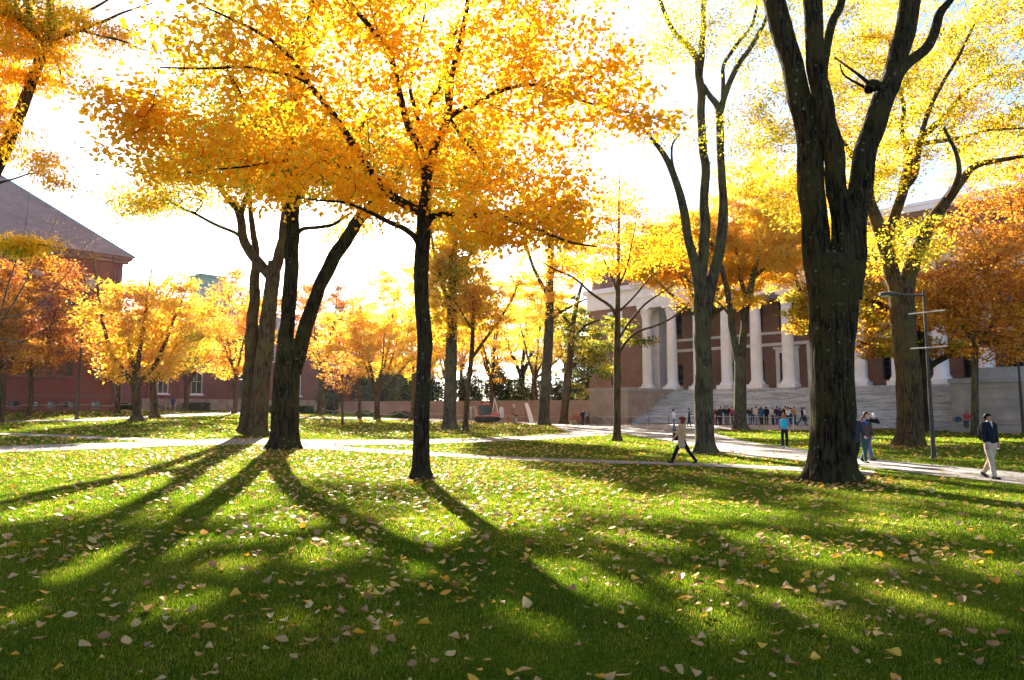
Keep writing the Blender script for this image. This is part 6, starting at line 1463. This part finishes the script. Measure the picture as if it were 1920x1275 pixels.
# ------------------------------------------------------------------ bicycles
def bicycle(label, pos, rz, fc, group=None):
    e = empty('bicycle', tuple(pos), rz, label, 'bicycle', group)
    for x in (-0.52, 0.52):
        mb = MB(); pts = [(x+0.33*math.cos(a*PI/10), 0, 0.34+0.33*math.sin(a*PI/10)) for a in range(21)]; mb.tube(pts, 0.018, 6, cap=False)
        for a in range(8): mb.tube([(x,0,0.34),(x+0.32*math.cos(a*PI/4),0,0.34+0.32*math.sin(a*PI/4))], 0.004, 4)
        mb.build('wheel', M['rubber'], e, True)
    mb = MB(); f = cloth(fc, 0.4)
    for a, b_ in (((-0.52,0,0.34),(-0.08,0,0.30)),((-0.08,0,0.30),(-0.2,0,0.82)),((-0.52,0,0.34),(-0.18,0,0.74)),((-0.18,0,0.74),(0.34,0,0.78)),((-0.08,0,0.30),(0.36,0,0.70)),((0.33,0,0.92),(0.52,0,0.34))): mb.tube([a, b_], 0.018, 6)
    mb.build('frame', f, e, True)
    mb = MB(); mb.tube([(0.30,-0.25,0.98),(0.33,0,0.95),(0.30,0.25,0.98)], 0.014, 6); mb.build('handlebar', M['dark'], e, True)
    mb = MB(); mb.ell((-0.21,0,0.86), (0.13,0.06,0.035), 10, 6); mb.build('saddle', M['rubber'], e, True)
    return e
G2 = 'bicycles parked at the stone base of the brick building'
for i, (px, Y, c, lab) in enumerate([(302,88.5,(0.05,0.05,0.06),'leftmost parked bicycle with a dark frame'),(309,88.2,(0.10,0.03,0.03),'dark red parked bicycle left of the person in blue'),(318,88.0,(0.2,0.2,0.22),'grey parked bicycle nearest the person in blue, on the left'),(337,88.2,(0.16,0.17,0.18),'light grey parked bicycle right of the person in blue'),(343,88.6,(0.04,0.07,0.12),'blue black parked bicycle beside the tree trunk')]):
    bicycle(lab, gY(px, Y-1.2), HRZ+0.9+0.2*i, c, G2)
bicycle('dark bicycle leaning near the foot of the left stair wall', gY(1117, 71.5), 0.3, (0.04,0.04,0.05), 'bicycles near the stair wall')
bicycle('grey bicycle standing right beside the first one at the stair wall', gY(1131, 70.5), -0.2, (0.12,0.12,0.13), 'bicycles near the stair wall')
bicycle('bicycle glimpsed behind the twin brown trunk', gY(503, 84), 0.4, (0.05,0.05,0.05))

# ------------------------------------------------------------------ red compact loader
b = gY(914, 79); e = empty('utility_loader', tuple(b), R(6), 'small red tracked loader with a glazed cab parked by the brown wall', 'loader')
mb = MB().mat(M['rubber'])
def trk(y0, y1):
    prof_ = [(-1.25,0.05),(1.15,0.05),(1.5,0.3),(1.35,0.62),(-1.3,0.62),(-1.5,0.3)]
    n = len(prof_); mb.raw([(x,y0,z) for x,z in prof_]+[(x,y1,z) for x,z in prof_], [tuple(range(n))[::-1], tuple(range(n,2*n))]+[(i,(i+1)%n,n+(i+1)%n,n+i) for i in range(n)])
    for i in range(5): mb.tube([(-1.0+i*0.5,y0-0.03,0.33),(-1.0+i*0.5,y0,0.33)], 0.16, 12)
trk(-0.95,-0.55); trk(0.55,0.95); mb.build('tracks', None, e)
mb = MB(); mb.box(-1.35,1.35,-0.54,0.54,0.35,0.75); mb.box(0.35,1.4,-0.6,0.6,0.752,1.05); mb.build('body', M['red_paint'], e)
mb = MB(); mb.box(-1.0,0.34,-0.68,0.68,1.95,2.07); mb.box(-0.9,0.25,-0.6,0.6,2.072,2.14); mb.build('cab_roof', M['red_paint'], e)
for x in (-0.95, -0.35, 0.25):
    for y in (-0.62, 0.58): mb = MB(); mb.box(x, x+0.06, y, y+0.05, 0.76, 1.948); mb.build('cab_post', M['dark'], e)
mb = MB(); 
for y in (-0.60, 0.60): mb.poly([(-0.89,y,0.85),(0.25,y,0.85),(0.25,y,1.94),(-0.89,y,1.94)])
mb.build('cab_window', M['glass'], e)
mb = MB(); mb.ell((-0.5,0,1.05),(0.25,0.28,0.1),10,6); mb.box(-0.35,-0.25,-0.25,0.25,1.0,1.6); mb.build('seat', M['rubber'], e)
mb = MB(); mb.tube([(-1.9,-0.4,1.75),(-1.5,-0.5,1.75),(-1.3,-0.5,1.2),(-1.25,-0.5,0.7)],0.05,8); mb.tube([(-1.9,0.4,1.75),(-1.5,0.5,1.75),(-1.3,0.5,1.2),(-1.25,0.5,0.7)],0.05,8)
mb.tube([(-1.9,-0.4,1.75),(-1.9,0.4,1.75)],0.05,8); mb.tube([(-1.9,-0.4,1.75),(-1.9,-0.4,0.4)],0.05,8); mb.tube([(-1.9,0.4,1.75),(-1.9,0.4,0.4)],0.05,8); mb.tube([(-1.9,-0.4,0.4),(-1.9,0.4,0.4)],0.05,8); mb.build('guard_frame', M['pale_metal'], e, True)
for y in (-0.35, 0.35): mb = MB(); mb.ell((-1.95,y,1.62),(0.07,0.13,0.13),10,6); mb.build('headlight', M['white'], e, True)
mb = MB(); mb.box(1.42,1.85,-0.5,0.5,0.5,1.55); mb.box(1.45,1.8,-0.35,0.35,1.552,1.75); mb.build('rear_box', M['pale_metal'], e)
# ladder standing against equipment, white leaning banner
b = gY(931, 84); e = empty('stepladder', tuple(b), R(10), 'white stepladder standing right behind the red loader', 'ladder')
for s in (-1, 1):
    mb = MB(); mb.tube([(0.45,s*0.22,0),(-0.25,s*0.16,2.9)], 0.035, 6); mb.build('rail', M['white'], e); mb = MB(); mb.tube([(-0.62,s*0.22,0),(-0.25,s*0.16,2.88)], 0.022, 6); mb.build('rear_leg', M['white'], e)
for i in range(8): t = (i+0.7)/8.5; mb = MB(); mb.tube([(0.45-0.7*t,-0.19,2.9*t),(0.45-0.7*t,0.19,2.9*t)], 0.02, 6); mb.build('rung', M['white'], e)
b = gY(991, 81); e = empty('leaning_banner', tuple(b), 0, 'long white board leaning between the dark tree and the mottled trunk', 'board')
mb = MB(); mb.raw([(0.15,0,-0.05),(0.75,0,-0.05),(-0.05,1.2,2.35),(-0.45,1.2,2.35),(0.15,-0.06,-0.02),(0.75,-0.06,-0.02),(-0.05,1.14,2.38),(-0.45,1.14,2.38)], [(0,3,2,1),(4,5,6,7),(0,1,5,4),(2,3,7,6),(1,2,6,5),(0,4,7,3)]); mb.build('board', M['white'], e)
mb = MB(); mb.tube([(0.1,1.15,2.2),(0.1,1.7,-0.1)], 0.03, 6); mb.tube([(-0.3,1.15,2.2),(-0.3,1.7,-0.1)], 0.03, 6); mb.build('prop', M['dark'], e)

if True:
    hb_ = MB(); hb_.box(-420, 420, -62, 895, -1.2, 34.0)
    hm, hnt, hout = new_mat('haze'); pv = hnt.nodes.new('ShaderNodeVolumePrincipled')
    pv.inputs['Color'].default_value = (0.95, 0.93, 0.88, 1); pv.inputs['Density'].default_value = 0.00007; pv.inputs['Anisotropy'].default_value = 0.5
    hnt.links.new(pv.outputs[0], hout.inputs['Volume'])
    ho = hb_.build('haze', hm); tag(ho, kind='stuff')
print('trees', TREESTAT[:60], 'leaves', sum(t[1] for t in TREESTAT))
